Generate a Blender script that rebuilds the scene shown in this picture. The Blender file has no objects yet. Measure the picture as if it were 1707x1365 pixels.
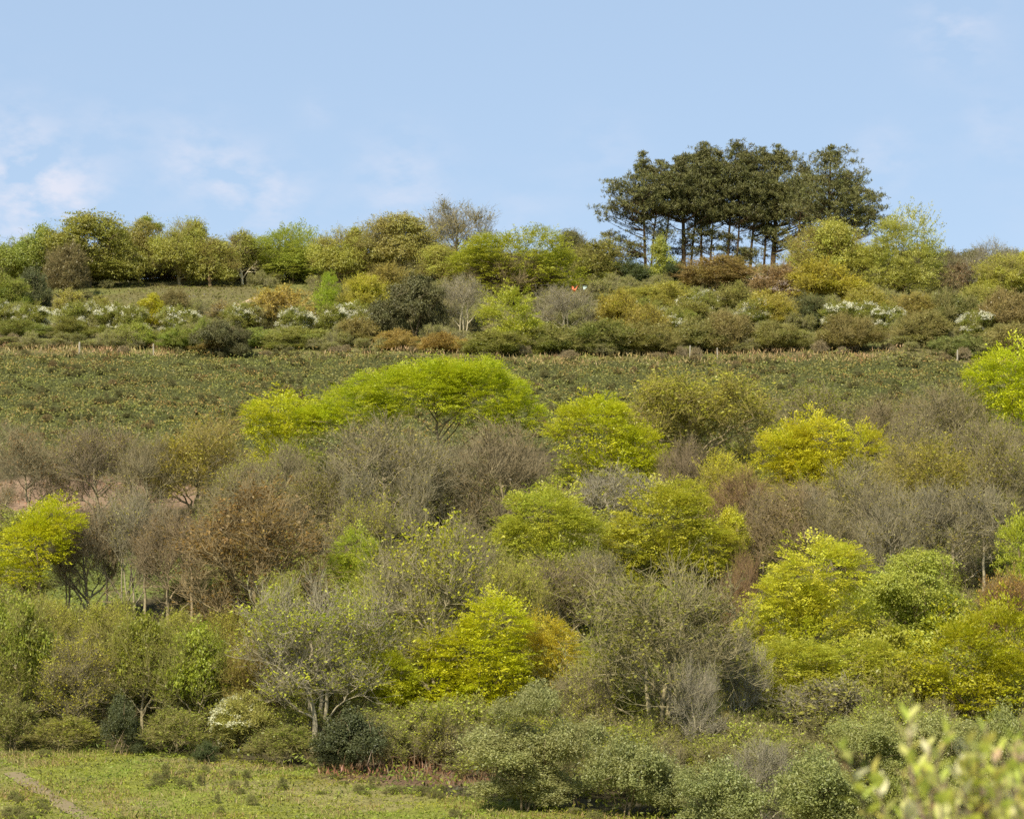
import bpy, math, random
import numpy as np
from mathutils import Vector, Matrix

# ------------------------------------------------------------------ camera, sky, sun, exposure
scene = bpy.context.scene
FPX, CX, CY, HOR = 4840.0, 853.5, 682.5, 1100.0      # focal length in photo pixels, centre, level row
PITCH = math.atan((HOR - CY) / FPX)
cam_data = bpy.data.cameras.new('camera')
cam_data.sensor_width = 36.0
cam_data.lens = 36.0 * FPX / 1707.0
cam_data.clip_start = 0.5
cam_data.clip_end = 30000.0
cam_data.dof.use_dof = True
cam_data.dof.focus_distance = 270.0
cam_data.dof.aperture_fstop = 6.8
cam = bpy.data.objects.new('camera', cam_data)
scene.collection.objects.link(cam)
cam.location = (0, 0, 0)
cam.rotation_euler = (math.pi / 2 + PITCH, 0, 0)
scene.camera = cam

SUN_AZ, SUN_EL = math.radians(206.0), math.radians(47.0)     # azimuth clockwise from +Y (the view): behind, to the left
sun_dir = Vector((math.sin(SUN_AZ) * math.cos(SUN_EL), math.cos(SUN_AZ) * math.cos(SUN_EL), math.sin(SUN_EL)))
sun_data = bpy.data.lights.new('sun', 'SUN')
sun_data.energy = 4.5
sun_data.angle = math.radians(1.5)
sun_data.color = (1.0, 0.94, 0.81)
sun = bpy.data.objects.new('sun', sun_data)
sun.rotation_euler = sun_dir.to_track_quat('Z', 'Y').to_euler()
sun.location = (0, 0, 300)
scene.collection.objects.link(sun)

def pix_dir(px, v):
    dx, dz = (px - CX) / FPX, (CY - v) / FPX
    d = Vector((dx, math.cos(PITCH) - dz * math.sin(PITCH), math.sin(PITCH) + dz * math.cos(PITCH)))
    return d.normalized()

world = bpy.data.worlds.new('World')
scene.world = world
world.use_nodes = True
wn, wl = world.node_tree.nodes, world.node_tree.links
wn.clear()
def wnode(t, **kw):
    n = wn.new(t)
    for k, v in kw.items(): setattr(n, k, v)
    return n
w_out = wnode('ShaderNodeOutputWorld')
w_bg = wnode('ShaderNodeBackground')
w_bg.inputs['Strength'].default_value = 0.125
w_sky = wnode('ShaderNodeTexSky', sky_type='NISHITA', sun_disc=False)
w_sky.sun_elevation = SUN_EL
w_sky.sun_rotation = SUN_AZ
w_sky.altitude = 1500.0
w_sky.air_density = 1.0
w_sky.dust_density = 0.1
w_sky.ozone_density = 1.5
w_geo = wnode('ShaderNodeTexCoord')
# thin fair-weather cirrus: soft patches in fixed compass directions, broken up by noise
def wmath(op, a, b=None, clamp=False):
    n = wnode('ShaderNodeMath', operation=op, use_clamp=clamp)
    for i, x in enumerate((a, b)):
        if x is None: continue
        if isinstance(x, (int, float)): n.inputs[i].default_value = x
        else: wl.new(x, n.inputs[i])
    return n.outputs[0]
acc = None
for (px, v, sig, amp) in ((40, 325, 75, 1.0), (110, 345, 50, .7), (185, 203, 26, .35), (310, 262, 50, .55), (380, 295, 40, .5),
                          (450, 335, 48, .7), (525, 185, 22, .25), (670, 305, 55, .6), (20, 245, 50, .25), (870, 375, 55, .3), (1010, 258, 45, .25),
                          (1590, 48, 50, .5), (1470, 268, 42, .4), (1650, 218, 40, .25), (-250, 300, 130, .8), (1950, 300, 130, .6),
                          (-500, 80, 150, .6), (2300, 120, 160, .6)):
    d = pix_dir(px, v)
    dot = wnode('ShaderNodeVectorMath', operation='DISTANCE')
    wl.new(w_geo.outputs['Generated'], dot.inputs[0])
    dot.inputs[1].default_value = d
    r = wmath('DIVIDE', dot.outputs['Value'], sig / FPX)
    g = wmath('MULTIPLY', wmath('EXPONENT', wmath('MULTIPLY', wmath('MULTIPLY', r, r), -0.5)), amp)
    acc = g if acc is None else wmath('ADD', acc, g)
w_map = wnode('ShaderNodeMapping')
w_map.inputs['Scale'].default_value = (60, 60, 110)
w_map.inputs['Rotation'].default_value = (0, 0.5, 0)
wl.new(w_geo.outputs['Generated'], w_map.inputs['Vector'])
w_noise = wnode('ShaderNodeTexNoise')
w_noise.inputs['Scale'].default_value = 1.0
w_noise.inputs['Detail'].default_value = 6.0
w_noise.inputs['Roughness'].default_value = 0.55
wl.new(w_map.outputs[0], w_noise.inputs['Vector'])
nz = wmath('MULTIPLY', wmath('SUBTRACT', w_noise.outputs['Fac'], 0.40), 4.2, True)
cl = wmath('MULTIPLY', wmath('MULTIPLY', acc, nz), 0.8, True)
w_tint = wnode('ShaderNodeMix', data_type='RGBA', blend_type='MULTIPLY')
w_tint.inputs['Factor'].default_value = 1.0
wl.new(w_sky.outputs[0], w_tint.inputs['A'])
w_tint.inputs['B'].default_value = (.98, .89, .82, 1)
w_mix = wnode('ShaderNodeMix', data_type='RGBA')
wl.new(cl, w_mix.inputs['Factor'])
w_veil = wnode('ShaderNodeMix', data_type='RGBA')            # thin even veil of high haze
w_veil.inputs['Factor'].default_value = 0.72
wl.new(w_tint.outputs['Result'], w_veil.inputs['A'])
w_veil.inputs['B'].default_value = (2.28, 3.08, 4.2, 1)
wl.new(w_veil.outputs['Result'], w_mix.inputs['A'])
w_mix.inputs['B'].default_value = (3.9, 4.1, 4.75, 1)
wl.new(w_mix.outputs['Result'], w_bg.inputs['Color'])
wl.new(w_bg.outputs[0], w_out.inputs['Surface'])

vs = scene.view_settings
vs.view_transform = 'Standard'
vs.look = 'None'
vs.exposure = 0.65
vs.gamma = 1.0
vs.use_curve_mapping = False
scene.cycles.use_denoising = False
scene.cycles.max_bounces = 6
scene.cycles.diffuse_bounces = 4
scene.cycles.transmission_bounces = 4
scene.cycles.sample_clamp_indirect = 6.0

# ------------------------------------------------------------------ materials
def new_mat(name):
    m = bpy.data.materials.new(name)
    m.use_nodes = True
    nt = m.node_tree
    nt.nodes.clear()
    return m, nt.nodes, nt.links

def foliage_mat(name, trans=0.4, gloss=0.03, vary=0.35, noise_scale=0.5, hue=0.025, tip=None):
    """leaf colour is the object's own colour, varied leaf by leaf and clump by clump"""
    m, N, L = new_mat(name)
    out = N.new('ShaderNodeOutputMaterial')
    oi = N.new('ShaderNodeObjectInfo')
    geo = N.new('ShaderNodeNewGeometry')
    hsv = N.new('ShaderNodeHueSaturation')
    mr = N.new('ShaderNodeMapRange')
    mr.inputs['To Min'].default_value = 1 - vary
    mr.inputs['To Max'].default_value = 1 + vary
    L.new(geo.outputs['Random Per Island'], mr.inputs['Value'])
    tc = N.new('ShaderNodeTexCoord')
    nz = N.new('ShaderNodeTexNoise')
    nz.inputs['Scale'].default_value = noise_scale
    nz.inputs['Detail'].default_value = 2.0
    L.new(tc.outputs['Object'], nz.inputs['Vector'])
    mh = N.new('ShaderNodeMapRange')
    mh.inputs['From Min'].default_value = 0.3
    mh.inputs['From Max'].default_value = 0.7
    mh.inputs['To Min'].default_value = 0.5 - hue
    mh.inputs['To Max'].default_value = 0.5 + hue
    L.new(nz.outputs['Fac'], mh.inputs['Value'])
    L.new(mh.outputs[0], hsv.inputs['Hue'])
    L.new(mr.outputs[0], hsv.inputs['Value'])
    L.new(oi.outputs['Color'], hsv.inputs['Color'])
    dif = N.new('ShaderNodeBsdfDiffuse')
    tr = N.new('ShaderNodeBsdfTranslucent')
    mix = N.new('ShaderNodeMixShader')
    mix.inputs[0].default_value = trans
    L.new(hsv.outputs[0], dif.inputs[0])
    L.new(hsv.outputs[0], tr.inputs[0])
    L.new(dif.outputs[0], mix.inputs[1])
    L.new(tr.outputs[0], mix.inputs[2])
    if gloss > 0:
        gl = N.new('ShaderNodeBsdfGlossy')
        gl.inputs['Roughness'].default_value = 0.5
        mg = N.new('ShaderNodeMixShader')
        mg.inputs[0].default_value = gloss
        L.new(mix.outputs[0], mg.inputs[1])
        L.new(gl.outputs[0], mg.inputs[2])
        L.new(mg.outputs[0], out.inputs[0])
    else:
        L.new(mix.outputs[0], out.inputs[0])
    return m

def bark_mat(name, scale=6.0, vary=0.3):
    m, N, L = new_mat(name)
    out = N.new('ShaderNodeOutputMaterial')
    oi = N.new('ShaderNodeObjectInfo')
    geo = N.new('ShaderNodeNewGeometry')
    tc = N.new('ShaderNodeTexCoord')
    nz = N.new('ShaderNodeTexNoise')
    nz.inputs['Scale'].default_value = scale
    nz.inputs['Detail'].default_value = 4.0
    L.new(tc.outputs['Object'], nz.inputs['Vector'])
    ad = N.new('ShaderNodeMath')
    L.new(nz.outputs['Fac'], ad.inputs[0])
    L.new(geo.outputs['Random Per Island'], ad.inputs[1])
    mr = N.new('ShaderNodeMapRange')
    mr.inputs['From Max'].default_value = 2.0
    mr.inputs['To Min'].default_value = 1 - 1.6 * vary
    mr.inputs['To Max'].default_value = 1 + 1.6 * vary
    L.new(ad.outputs[0], mr.inputs['Value'])
    hsv = N.new('ShaderNodeHueSaturation')
    L.new(mr.outputs[0], hsv.inputs['Value'])
    L.new(oi.outputs['Color'], hsv.inputs['Color'])
    dif = N.new('ShaderNodeBsdfDiffuse')
    dif.inputs['Roughness'].default_value = 0.6
    L.new(hsv.outputs[0], dif.inputs[0])
    L.new(dif.outputs[0], out.inputs[0])
    return m

M_LEAF = foliage_mat('leaf', 0.48, 0.03, 0.30, 0.45, 0.012)
M_NEEDLE = foliage_mat('needle', 0.12, 0.03, 0.40, 0.5, 0.02)
M_EVER = foliage_mat('evergreen_leaf', 0.15, 0.025, 0.40, 0.8, 0.015)
M_PETAL = foliage_mat('petal', 0.35, 0.0, 0.12, 0.8, 0.004)
M_GRASS = foliage_mat('grass_blade', 0.35, 0.02, 0.40, 0.22, 0.03)
M_GORSE = foliage_mat('gorse_spine', 0.15, 0.02, 0.32, 0.25, 0.03)
M_BARK = bark_mat('bark', 5.0, 0.3)
M_TWIG = bark_mat('twig', 1.2, 0.35)
M_WOOD = bark_mat('weathered_wood', 9.0, 0.25)
M_SHEET = foliage_mat('plastic_sheet', 0.3, 0.08, 0.08, 2.0, 0.003)

# ------------------------------------------------------------------ noise, terrain
def vnoise(x, y, s, seed=0):
    """smooth value noise in 0..1 on numpy arrays"""
    x = np.asarray(x, float) / s + 1000.37
    y = np.asarray(y, float) / s + 1000.91
    xi, yi = np.floor(x).astype(np.int64), np.floor(y).astype(np.int64)
    fx, fy = x - xi, y - yi
    fx, fy = fx * fx * (3 - 2 * fx), fy * fy * (3 - 2 * fy)
    def h(a, b):
        n = (a * 374761393 + b * 668265263 + seed * 2147483647) & 0xFFFFFFFF
        n = ((n ^ (n >> 13)) * 1274126177) & 0xFFFFFFFF
        return ((n ^ (n >> 16)) & 0xFFFF) / 65535.0
    a, b, c, d = h(xi, yi), h(xi + 1, yi), h(xi, yi + 1), h(xi + 1, yi + 1)
    return (a * (1 - fx) + b * fx) * (1 - fy) + (c * (1 - fx) + d * fx) * fy

_ty = np.array([-4000, -200, 0, 20, 60, 105, 130, 150, 165, 190, 215, 240, 270, 300, 335, 380, 400, 408, 425, 460, 600, 1000, 3000, 9000], float)
_tz = np.array([-60, -4, -1.75, -3.6, -9.2, -13.6, -12.5, -10.4, -9.0, -5.9, -0.2, 6.6, 15.6, 24.8, 35.3, 48.9, 52.8, 53.6, 53.4, 50, 34, -10, -60, -60], float)
_gy = np.arange(-300, 1200, 0.5)
_k = np.hanning(33); _k /= _k.sum()
_gz = np.convolve(np.interp(_gy, _ty, _tz), _k, mode='same')
_gz[:20] = np.interp(_gy[:20], _ty, _tz); _gz[-20:] = np.interp(_gy[-20:], _ty, _tz)
def ground(x, y):
    x = np.asarray(x, float); y = np.asarray(y, float)
    z = np.where((y > -280) & (y < 1180), np.interp(y, _gy, _gz), np.interp(y, _ty, _tz))
    amp = np.clip((y - 60) / 80, 0, 1) * np.clip((2000 - y) / 500, 0, 1)
    z = z + amp * ((vnoise(x, y, 22, 3) - .5) * 1.0 + (vnoise(x, y, 7, 5) - .5) * 0.35)
    return z

_hy = np.arange(128, 412, 0.25)
def hit(px, v):
    """where the line of sight of a photo pixel meets the hillside"""
    d = pix_dir(px, v)
    xs, zr = _hy * d.x / d.y, _hy * d.z / d.y
    g = ground(xs, _hy) - zr
    idx = np.nonzero(g >= 0)[0]
    i = idx[0] if len(idx) else int(np.argmax(g))
    return np.array([xs[i], _hy[i], ground(xs[i], _hy[i]) * 1.0])

def edge(pts):
    """a boundary across the hillside given by photo pixels -> y as a function of x"""
    w = np.array([hit(a, b) for a, b in pts])
    o = np.argsort(w[:, 0])
    return lambda x: np.interp(x, w[o, 0], w[o, 1])

Y_MEADOW = edge([(-200, 1232), (0, 1240), (200, 1252), (380, 1266), (540, 1285), (650, 1312), (760, 1332), (900, 1350), (1100, 1368), (1400, 1400), (1900, 1420)])
Y_GORSE0 = edge([(-200, 775), (0, 765), (300, 758), (600, 745), (900, 745), (1200, 735), (1500, 715), (1900, 715)])
Y_GORSE1 = edge([(-200, 592), (0, 594), (200, 592), (400, 590), (700, 592), (900, 603), (1150, 602), (1350, 596), (1500, 602), (1900, 608)])
Y_BANK1 = edge([(-200, 535), (0, 540), (300, 545), (600, 540), (900, 545), (1300, 540), (1900, 560)])
def pixels(x, y, z):
    """photo pixel of world points"""
    c, s = math.cos(PITCH), math.sin(PITCH)
    f = y * c + z * s
    u = -y * s + z * c
    return CX + FPX * x / f, CY - FPX * u / f

# ------------------------------------------------------------------ mesh helpers
def mesh_from(name, V, Q, mats, smooth=True):
    me = bpy.data.meshes.new(name)
    V = np.ascontiguousarray(V, np.float32)
    Q = np.ascontiguousarray(Q, np.int32)
    me.vertices.add(len(V)); me.vertices.foreach_set('co', V.ravel())
    me.loops.add(Q.size); me.loops.foreach_set('vertex_index', Q.ravel())
    me.polygons.add(len(Q)); me.polygons.foreach_set('loop_start', np.arange(0, Q.size, Q.shape[1], dtype=np.int32))
    if not smooth:
        me.polygons.foreach_set('use_smooth', np.zeros(len(Q), bool))
    for m in mats: me.materials.append(m)
    me.update(calc_edges=True)
    return me

class Geo:
    def __init__(self): self.V, self.Q, self.n = [], [], 0
    def add(self, V, Q):
        self.V.append(V); self.Q.append(Q + self.n); self.n += len(V)
    def build(self, name, mat):
        return mesh_from(name, np.concatenate(self.V), np.concatenate(self.Q), [mat])

def norm(a): return a / (np.linalg.norm(a, axis=-1, keepdims=True) + 1e-9)

def tubes(geo, P, R, sides):
    """P (n,k,3) polylines with radii R (n,k); sides 2 gives a flat ribbon for the thinnest twigs"""
    n, k, _ = P.shape
    T = np.empty_like(P)
    T[:, 1:-1] = P[:, 2:] - P[:, :-2]; T[:, 0] = P[:, 1] - P[:, 0]; T[:, -1] = P[:, -1] - P[:, -2]
    T = norm(T)
    ref = norm(np.stack([np.sin(np.arange(n) * 2.4), np.cos(np.arange(n) * 2.4), 0.15 * np.sin(np.arange(n) * 1.7)], 1))[:, None, :]
    U = norm(np.cross(T, np.broadcast_to(ref, T.shape)))
    W = np.cross(T, U)
    a = np.arange(sides) * (2 * math.pi / sides)
    ring = P[:, :, None, :] + R[:, :, None, None] * (np.cos(a)[None, None, :, None] * U[:, :, None, :] + np.sin(a)[None, None, :, None] * W[:, :, None, :])
    V = ring.reshape(-1, 3)
    i = np.arange(n)[:, None, None] * (k * sides) + np.arange(k - 1)[None, :, None] * sides
    if sides == 2:
        Q = np.stack([i[..., 0], i[..., 0] + 1, i[..., 0] + 3, i[..., 0] + 2], -1).reshape(-1, 4)
    else:
        j = np.arange(sides)[None, None, :]; j2 = (j + 1) % sides
        Q = np.stack([i + j, i + j2, i + sides + j2, i + sides + j], -1).reshape(-1, 4)
    geo.add(V, Q)

def leaves(geo, C, Nrm, length, width, rng, up=None):
    """pointed leaf blades: centres C, normals Nrm; 'up' fixes the direction of the long axis"""
    n = len(C)
    Nrm = norm(Nrm)
    r = rng.normal(size=(n, 3)) if up is None else up
    A = norm(r - (r * Nrm).sum(1, keepdims=True) * Nrm)
    B = np.cross(Nrm, A)
    l = (length * rng.uniform(.55, 1.45, (n, 1))) * 0.5
    w = (width * rng.uniform(.7, 1.3, (n, 1))) * 0.5
    V = np.stack([C - A * l, C + B * w - A * l * .1, C + A * l, C - B * w - A * l * .1], 1).reshape(-1, 3)
    Q = np.arange(4 * n).reshape(n, 4)
    geo.add(V, Q)

def rdir(rng, n, zmin=-1.0):
    z = rng.uniform(zmin, 1, n); a = rng.uniform(0, 2 * math.pi, n); s = np.sqrt(1 - z * z)
    return np.stack([s * np.cos(a), s * np.sin(a), z], 1)

def bez(A, B, C, k):
    t = np.linspace(0, 1, k)[None, :, None]
    return (1 - t) ** 2 * A[:, None] + 2 * (1 - t) * t * B[:, None] + t * t * C[:, None]

# ------------------------------------------------------------------ scene bookkeeping
def link(o, parent=None):
    scene.collection.objects.link(o)
    if parent is not None: o.parent = parent
    return o
def part(name, me, parent, col=(1, 1, 1)):
    if name not in ('blossom', 'branch', 'leaf'): col = (col[0] * 1.12, col[1] * 1.03, col[2] * .74)     # warm cast put into the colours, against the cool sky light
    o = bpy.data.objects.new(name, me)
    o.color = (*col, 1)
    return link(o, parent)
def thing(name, label, cat, loc, group=None):
    o = bpy.data.objects.new(name, None)
    o.empty_display_size = 0.5
    o.location = loc
    o['label'] = label; o['category'] = cat
    if group: o['group'] = group
    return link(o)
def setting(name, me, kind, label=None, col=(1, 1, 1)):
    o = bpy.data.objects.new(name, me)
    o['kind'] = kind
    if kind == 'stuff': col = (col[0] * 1.10, col[1] * 1.03, col[2] * .78)  # same warm cast put into the ground cover colours
    if label: o['label'] = label
    o.color = (*col, 1)
    return link(o)
TRIS = [0]
# ------------------------------------------------------------------ plants
def lobe_arrays(x, vb, lobes, depth):
    """lobes as (px, row, half-width, half-height) seen in the photo -> metres about the plant's foot"""
    P = hit(x, vb)
    s = (P[1] * math.cos(PITCH) + P[2] * math.sin(PITCH)) / FPX
    px0, v0 = pixels(P[0], P[1], P[2])
    C, R = [], []
    for i, l in enumerate(lobes):
        rx, rz = l[2] * s, l[3] * s
        ry = max(min(rx, 1.6 * rz), 0.75 * min(rx, rz)) * depth
        dy = l[4] * s if len(l) > 4 else ((i % 3) - 1) * 0.22 * ry * (len(lobes) > 1)
        C.append(((l[0] - px0) * s, dy, (v0 - l[1]) * s)); R.append((rx, ry, rz))
    return P, np.array(C), np.array(R), s

def in_lobes(rng, C, R, n, lo=0.0, hi=1.0, zmin=-1.0):
    w = R[:, 0] * R[:, 1] * R[:, 2]
    i = rng.choice(len(C), n, p=w / w.sum())
    d = rdir(rng, n, zmin)
    r = (lo ** 3 + (hi ** 3 - lo ** 3) * rng.random(n)) ** (1 / 3)
    return C[i] + R[i] * d * r[:, None], d

def skeleton(rng, C, R, n1, n2, stems=1, tr=0.2, fork=0.25, lean=0.0, up=0.25):
    w = R[:, 0] * R[:, 1] * R[:, 2]; w = w / w.sum()
    cen = (C * w[:, None]).sum(0)
    top = (C[:, 2] + R[:, 2]).max()
    rmean = (R * w[:, None]).sum(0)
    K = 24
    A = np.zeros((stems, 3)); A[:, 2] = -0.35
    if stems > 1: A[:, :2] += rng.normal(0, 0.22, (stems, 2)) * (1 + 0.05 * stems)
    E = np.tile(cen + np.array([0, 0, 0.45 * rmean[2]]), (stems, 1))
    if stems > 1:
        E[:, :2] += rng.uniform(-0.75, 0.75, (stems, 2)) * rmean[:2]
        E[:, 2] += rng.uniform(-0.3, 0.35, stems) * rmean[2]
    else:
        E[:, :2] = E[:, :2] * 0.7
    B = A * 0.4 + E * 0.6; B[:, :2] = A[:, :2] * .8 + E[:, :2] * .2 + rng.normal(0, 0.05, (stems, 2)) * top
    B[:, 2] = np.maximum(E[:, 2] * 0.45, 0.2)
    S = bez(A, B, E, K)
    wob = np.cumsum(rng.normal(0, 0.012 * top, (stems, K, 3)), 1); wob[:, :, 2] = 0
    wob *= np.linspace(0, 1, K)[None, :, None]
    S = S + wob * 0.6
    r0 = tr / math.sqrt(stems) ** 0.7
    RS = r0 * (1 - 0.78 * np.linspace(0, 1, K) ** 0.9)[None] * rng.uniform(.8, 1.15, (stems, 1))
    RS[:, 0] *= 1.45; RS[:, 1] *= 1.15
    # limbs
    T, _ = in_lobes(rng, C, R, n1 * 4, 0.5, 0.95, -0.55)
    keep = [0]
    for _i in range(min(n1, len(T)) - 1):                 # spread the limbs out
        dmin = np.min(np.linalg.norm(T[:, None] - T[keep][None], axis=2), 1)
        keep.append(int(np.argmax(dmin * rng.uniform(.6, 1, len(T)))))
    T = T[keep]
    Sf, Rf = S.reshape(-1, 3), RS.ravel()
    tf = np.tile(np.linspace(0, 1, K), stems)
    lat = np.linalg.norm(T[:, None, :2] - Sf[None, :, :2], axis=2)
    cost = np.abs(Sf[None, :, 2] - (T[:, None, 2] - 0.85 * lat)) + 0.35 * lat + 100 * (tf[None] < fork)
    j = np.argmin(cost, 1)
    A1 = Sf[j]; d1 = T - A1; len1 = np.linalg.norm(d1, axis=1, keepdims=True)
    B1 = A1 + d1 * 0.5 + np.array([0, 0, 1.0]) * len1 * 0.16 * rng.uniform(-.3, 1.2, (len(T), 1)) + rng.normal(0, .07, (len(T), 3)) * len1
    P1 = bez(A1, B1, T, 8)
    P1[:, 1:-1] += rng.normal(0, 0.014, (len(T), 6, 3)) * len1[:, None]
    r1 = np.maximum(Rf[j] * 0.66, 0.02)
    R1 = r1[:, None] * (1 - 0.8 * np.linspace(0, 1, 8))[None]
    # branches
    T2, _ = in_lobes(rng, C, R, n2, 0.3, 1.0, -0.8)
    cand = np.concatenate([P1[:, 2:].reshape(-1, 3), Sf[tf > 0.6]])
    crad = np.concatenate([R1[:, 2:].ravel(), Rf[tf > 0.6]])
    dd = np.linalg.norm(T2[:, None] - cand[None], axis=2) + 0.9 * np.maximum(0, cand[None, :, 2] - T2[:, None, 2] + .3)
    j2 = np.argmin(dd, 1)
    A2 = cand[j2]; d2 = T2 - A2; len2 = np.linalg.norm(d2, axis=1, keepdims=True)
    B2 = A2 + d2 * 0.5 + rng.normal(0, .12, (n2, 3)) * len2 + np.array([0, 0, .10]) * len2
    P2 = bez(A2, B2, T2, 5)
    r2 = np.clip(crad[j2] * 0.62, 0.02, 0.07)
    R2 = r2[:, None] * (1 - 0.7 * np.linspace(0, 1, 5))[None]
    P2[:, 1:-1] += rng.normal(0, .035, (n2, 3, 3)) * len2[:, None]
    return dict(S=S, RS=RS, P1=P1, R1=R1, P2=P2, R2=R2, cen=cen, top=top)

def twig_layer(rng, Pp, n, l, cen, up, spread, k, start=1, outw=0.35):
    m, kk, _ = Pp.shape
    i = rng.integers(0, m, n)
    t = rng.uniform(start, kk - 1 - 1e-6, n); a = t.astype(int); f = (t - a)[:, None]
    A = Pp[i, a] * (1 - f) + Pp[i, a + 1] * f
    tan = norm(Pp[i, a + 1] - Pp[i, a])
    D = norm(tan * 0.9 + rng.normal(0, spread, (n, 3)) + norm(A - cen) * outw + np.array([0, 0, up]))
    L = l * rng.uniform(.5, 1.4, (n, 1))
    E = A + D * L
    B = A + D * L * .5 + rng.normal(0, .09, (n, 3)) * L - np.array([0, 0, up * .15]) * L
    return bez(A, B, E, k)

def crown_bumps(rng, C, R, per=9, br=0.42, flat=1.0):
    cs, rs = [], []
    for c, r in zip(C, R):
        n = max(4, int(per))
        d = rdir(rng, n, -0.55)
        s = br * rng.uniform(.65, 1.25, (n, 1))
        cs.append(c + r * d * (0.98 - s * 0.85)); rs.append(np.minimum(r, 2.2 * r.min())[None] * s * np.array([1, 1, flat]))
        cs.append((c + r * np.array([0, 0, -.1]))[None]); rs.append((r * 0.66)[None])
    return np.concatenate(cs), np.concatenate(rs)

STYLE = {
    # leaf size, width ratio, leaves per clump, clump radius, clump flatness, clumps per m2, normal up-bias, bumps, bump radius, bump flatness
    'beech':  dict(thin=.65, ls=.17, lw=.5, m=15, cr=.46, cf=.5, dens=10.5, upb=.55, per=20, br=.34, bf=1.0, mat='leaf'),
    'leafy':  dict(ls=.21, lw=.55, m=11, cr=.42, cf=.5, dens=8.5, upb=.5, per=12, br=.38, bf=.95, mat='leaf'),
    'bush':   dict(ls=.17, lw=.45, m=9, cr=.27, cf=1.1, dens=13.0, upb=.35, per=15, br=.34, bf=1.0, mat='leaf'),
    'holly':  dict(ls=.19, lw=.55, m=9, cr=.32, cf=.8, dens=6.0, upb=.2, per=12, br=.36, bf=1.0, mat='ever'),
}
MATS = dict(leaf=M_LEAF, ever=M_EVER, needle=M_NEEDLE)

def leaf_cloud(rng, geo, C, R, st, dens=1.0, scale=1.0, ground_cut=True):
    bc, br = crown_bumps(rng, C, R, st['per'], st['br'], st['bf'])
    a = br[:, 0] * br[:, 1] + br[:, 0] * br[:, 2] + br[:, 1] * br[:, 2]
    area = (R[:, 0] * R[:, 1] + R[:, 0] * R[:, 2] + R[:, 1] * R[:, 2]).sum() * 4.19
    n = int(max(30, area * st['dens'] * dens / scale ** 2))
    i = rng.choice(len(bc), n, p=a / a.sum())
    d = rdir(rng, n, -0.75)
    cc = bc[i] + br[i] * d * rng.uniform(.55, 1.0, (n, 1)) * (1 + .75 * rng.random((n, 1)) ** 4)
    if ground_cut:
        keep = cc[:, 2] > 0.05
        cc, d = cc[keep], d[keep]; n = len(cc)
    m = st['m']
    cr = st['cr'] * scale
    off = rng.normal(0, .55, (n, m, 3)) * np.array([cr, cr, cr * st['cf']])
    # clumps droop outwards a little
    hor = d.copy(); hor[:, 2] *= .35
    hn = norm(hor)
    along = (off * hn[:, None]).sum(2, keepdims=True) * hn[:, None]
    off = along * 1.25 + (off - along) * st.get('thin', .85)      # sprays point outwards
    off[:, :, 2] -= 0.28 * (off * hor[:, None]).sum(2)
    P = (cc[:, None] + off).reshape(-1, 3)
    Nn = (d[:, None] * .55 + np.array([0, 0, st['upb']]) + rng.normal(0, .5, (n, m, 3))).reshape(-1, 3)
    leaves(geo, P, Nn, st['ls'] * scale, st['ls'] * st['lw'] * scale, rng)
    return cc, d

def spray_cloud(rng, geo, R):
    """fans of leaves that point outwards in loose, uneven tiers, with gaps between them"""
    area = (R[0] * R[1] + R[0] * R[2] + R[1] * R[2]) * 4.19
    n = int(area * 3.4)
    d = rdir(rng, n, -0.7)
    q = rng.uniform(0, 6.28, 6)
    lump = 1 + .16 * np.sin(3 * d[:, 0] + q[0]) * np.sin(3 * d[:, 1] + q[1]) + .14 * np.sin(5 * d[:, 2] + 4 * d[:, 0] + q[2]) + .10 * np.sin(9 * d[:, 0] + 7 * d[:, 1] + q[3])
    r = rng.uniform(.45, 1.0, n) ** .7 * lump
    base = d * R * r[:, None]
    tier = .55
    base[:, 2] = base[:, 2] * .55 + (np.round(base[:, 2] / tier + rng.normal(0, .18, n)) * tier) * .45
    out = d.copy(); out[:, 2] = out[:, 2] * .6 + .18
    out = norm(out + rng.normal(0, .28, (n, 3)) * np.array([1, 1, .5]))
    side = norm(np.cross(out, np.array([0, 0, 1.0])) + rng.normal(0, .15, (n, 3)))
    up = np.cross(side, out)
    m = 26
    L = rng.uniform(.7, 1.5, (n, 1))
    t = rng.random((n, m)) ** .8
    w = (rng.random((n, m)) - .5) * 2 * (.10 + .42 * np.sin(np.clip(t, 0, 1) * 2.6))
    P = base[:, None] + out[:, None] * (t * L)[..., None] + side[:, None] * (w * L * .8)[..., None] + up[:, None] * (rng.normal(0, .05, (n, m)) - .12 * t * t * L)[..., None]
    Nn = up[:, None] * 1.0 + rng.normal(0, .42, (n, m, 3)) + np.array([0, -.1, .25])
    U = (out[:, None] + side[:, None] * np.sign(w)[..., None] * .7 + rng.normal(0, .3, (n, m, 3))).reshape(-1, 3)
    leaves(geo, P.reshape(-1, 3), Nn.reshape(-1, 3), .19, .10, rng, up=U)
    return base, d

SEED = [11]
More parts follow.
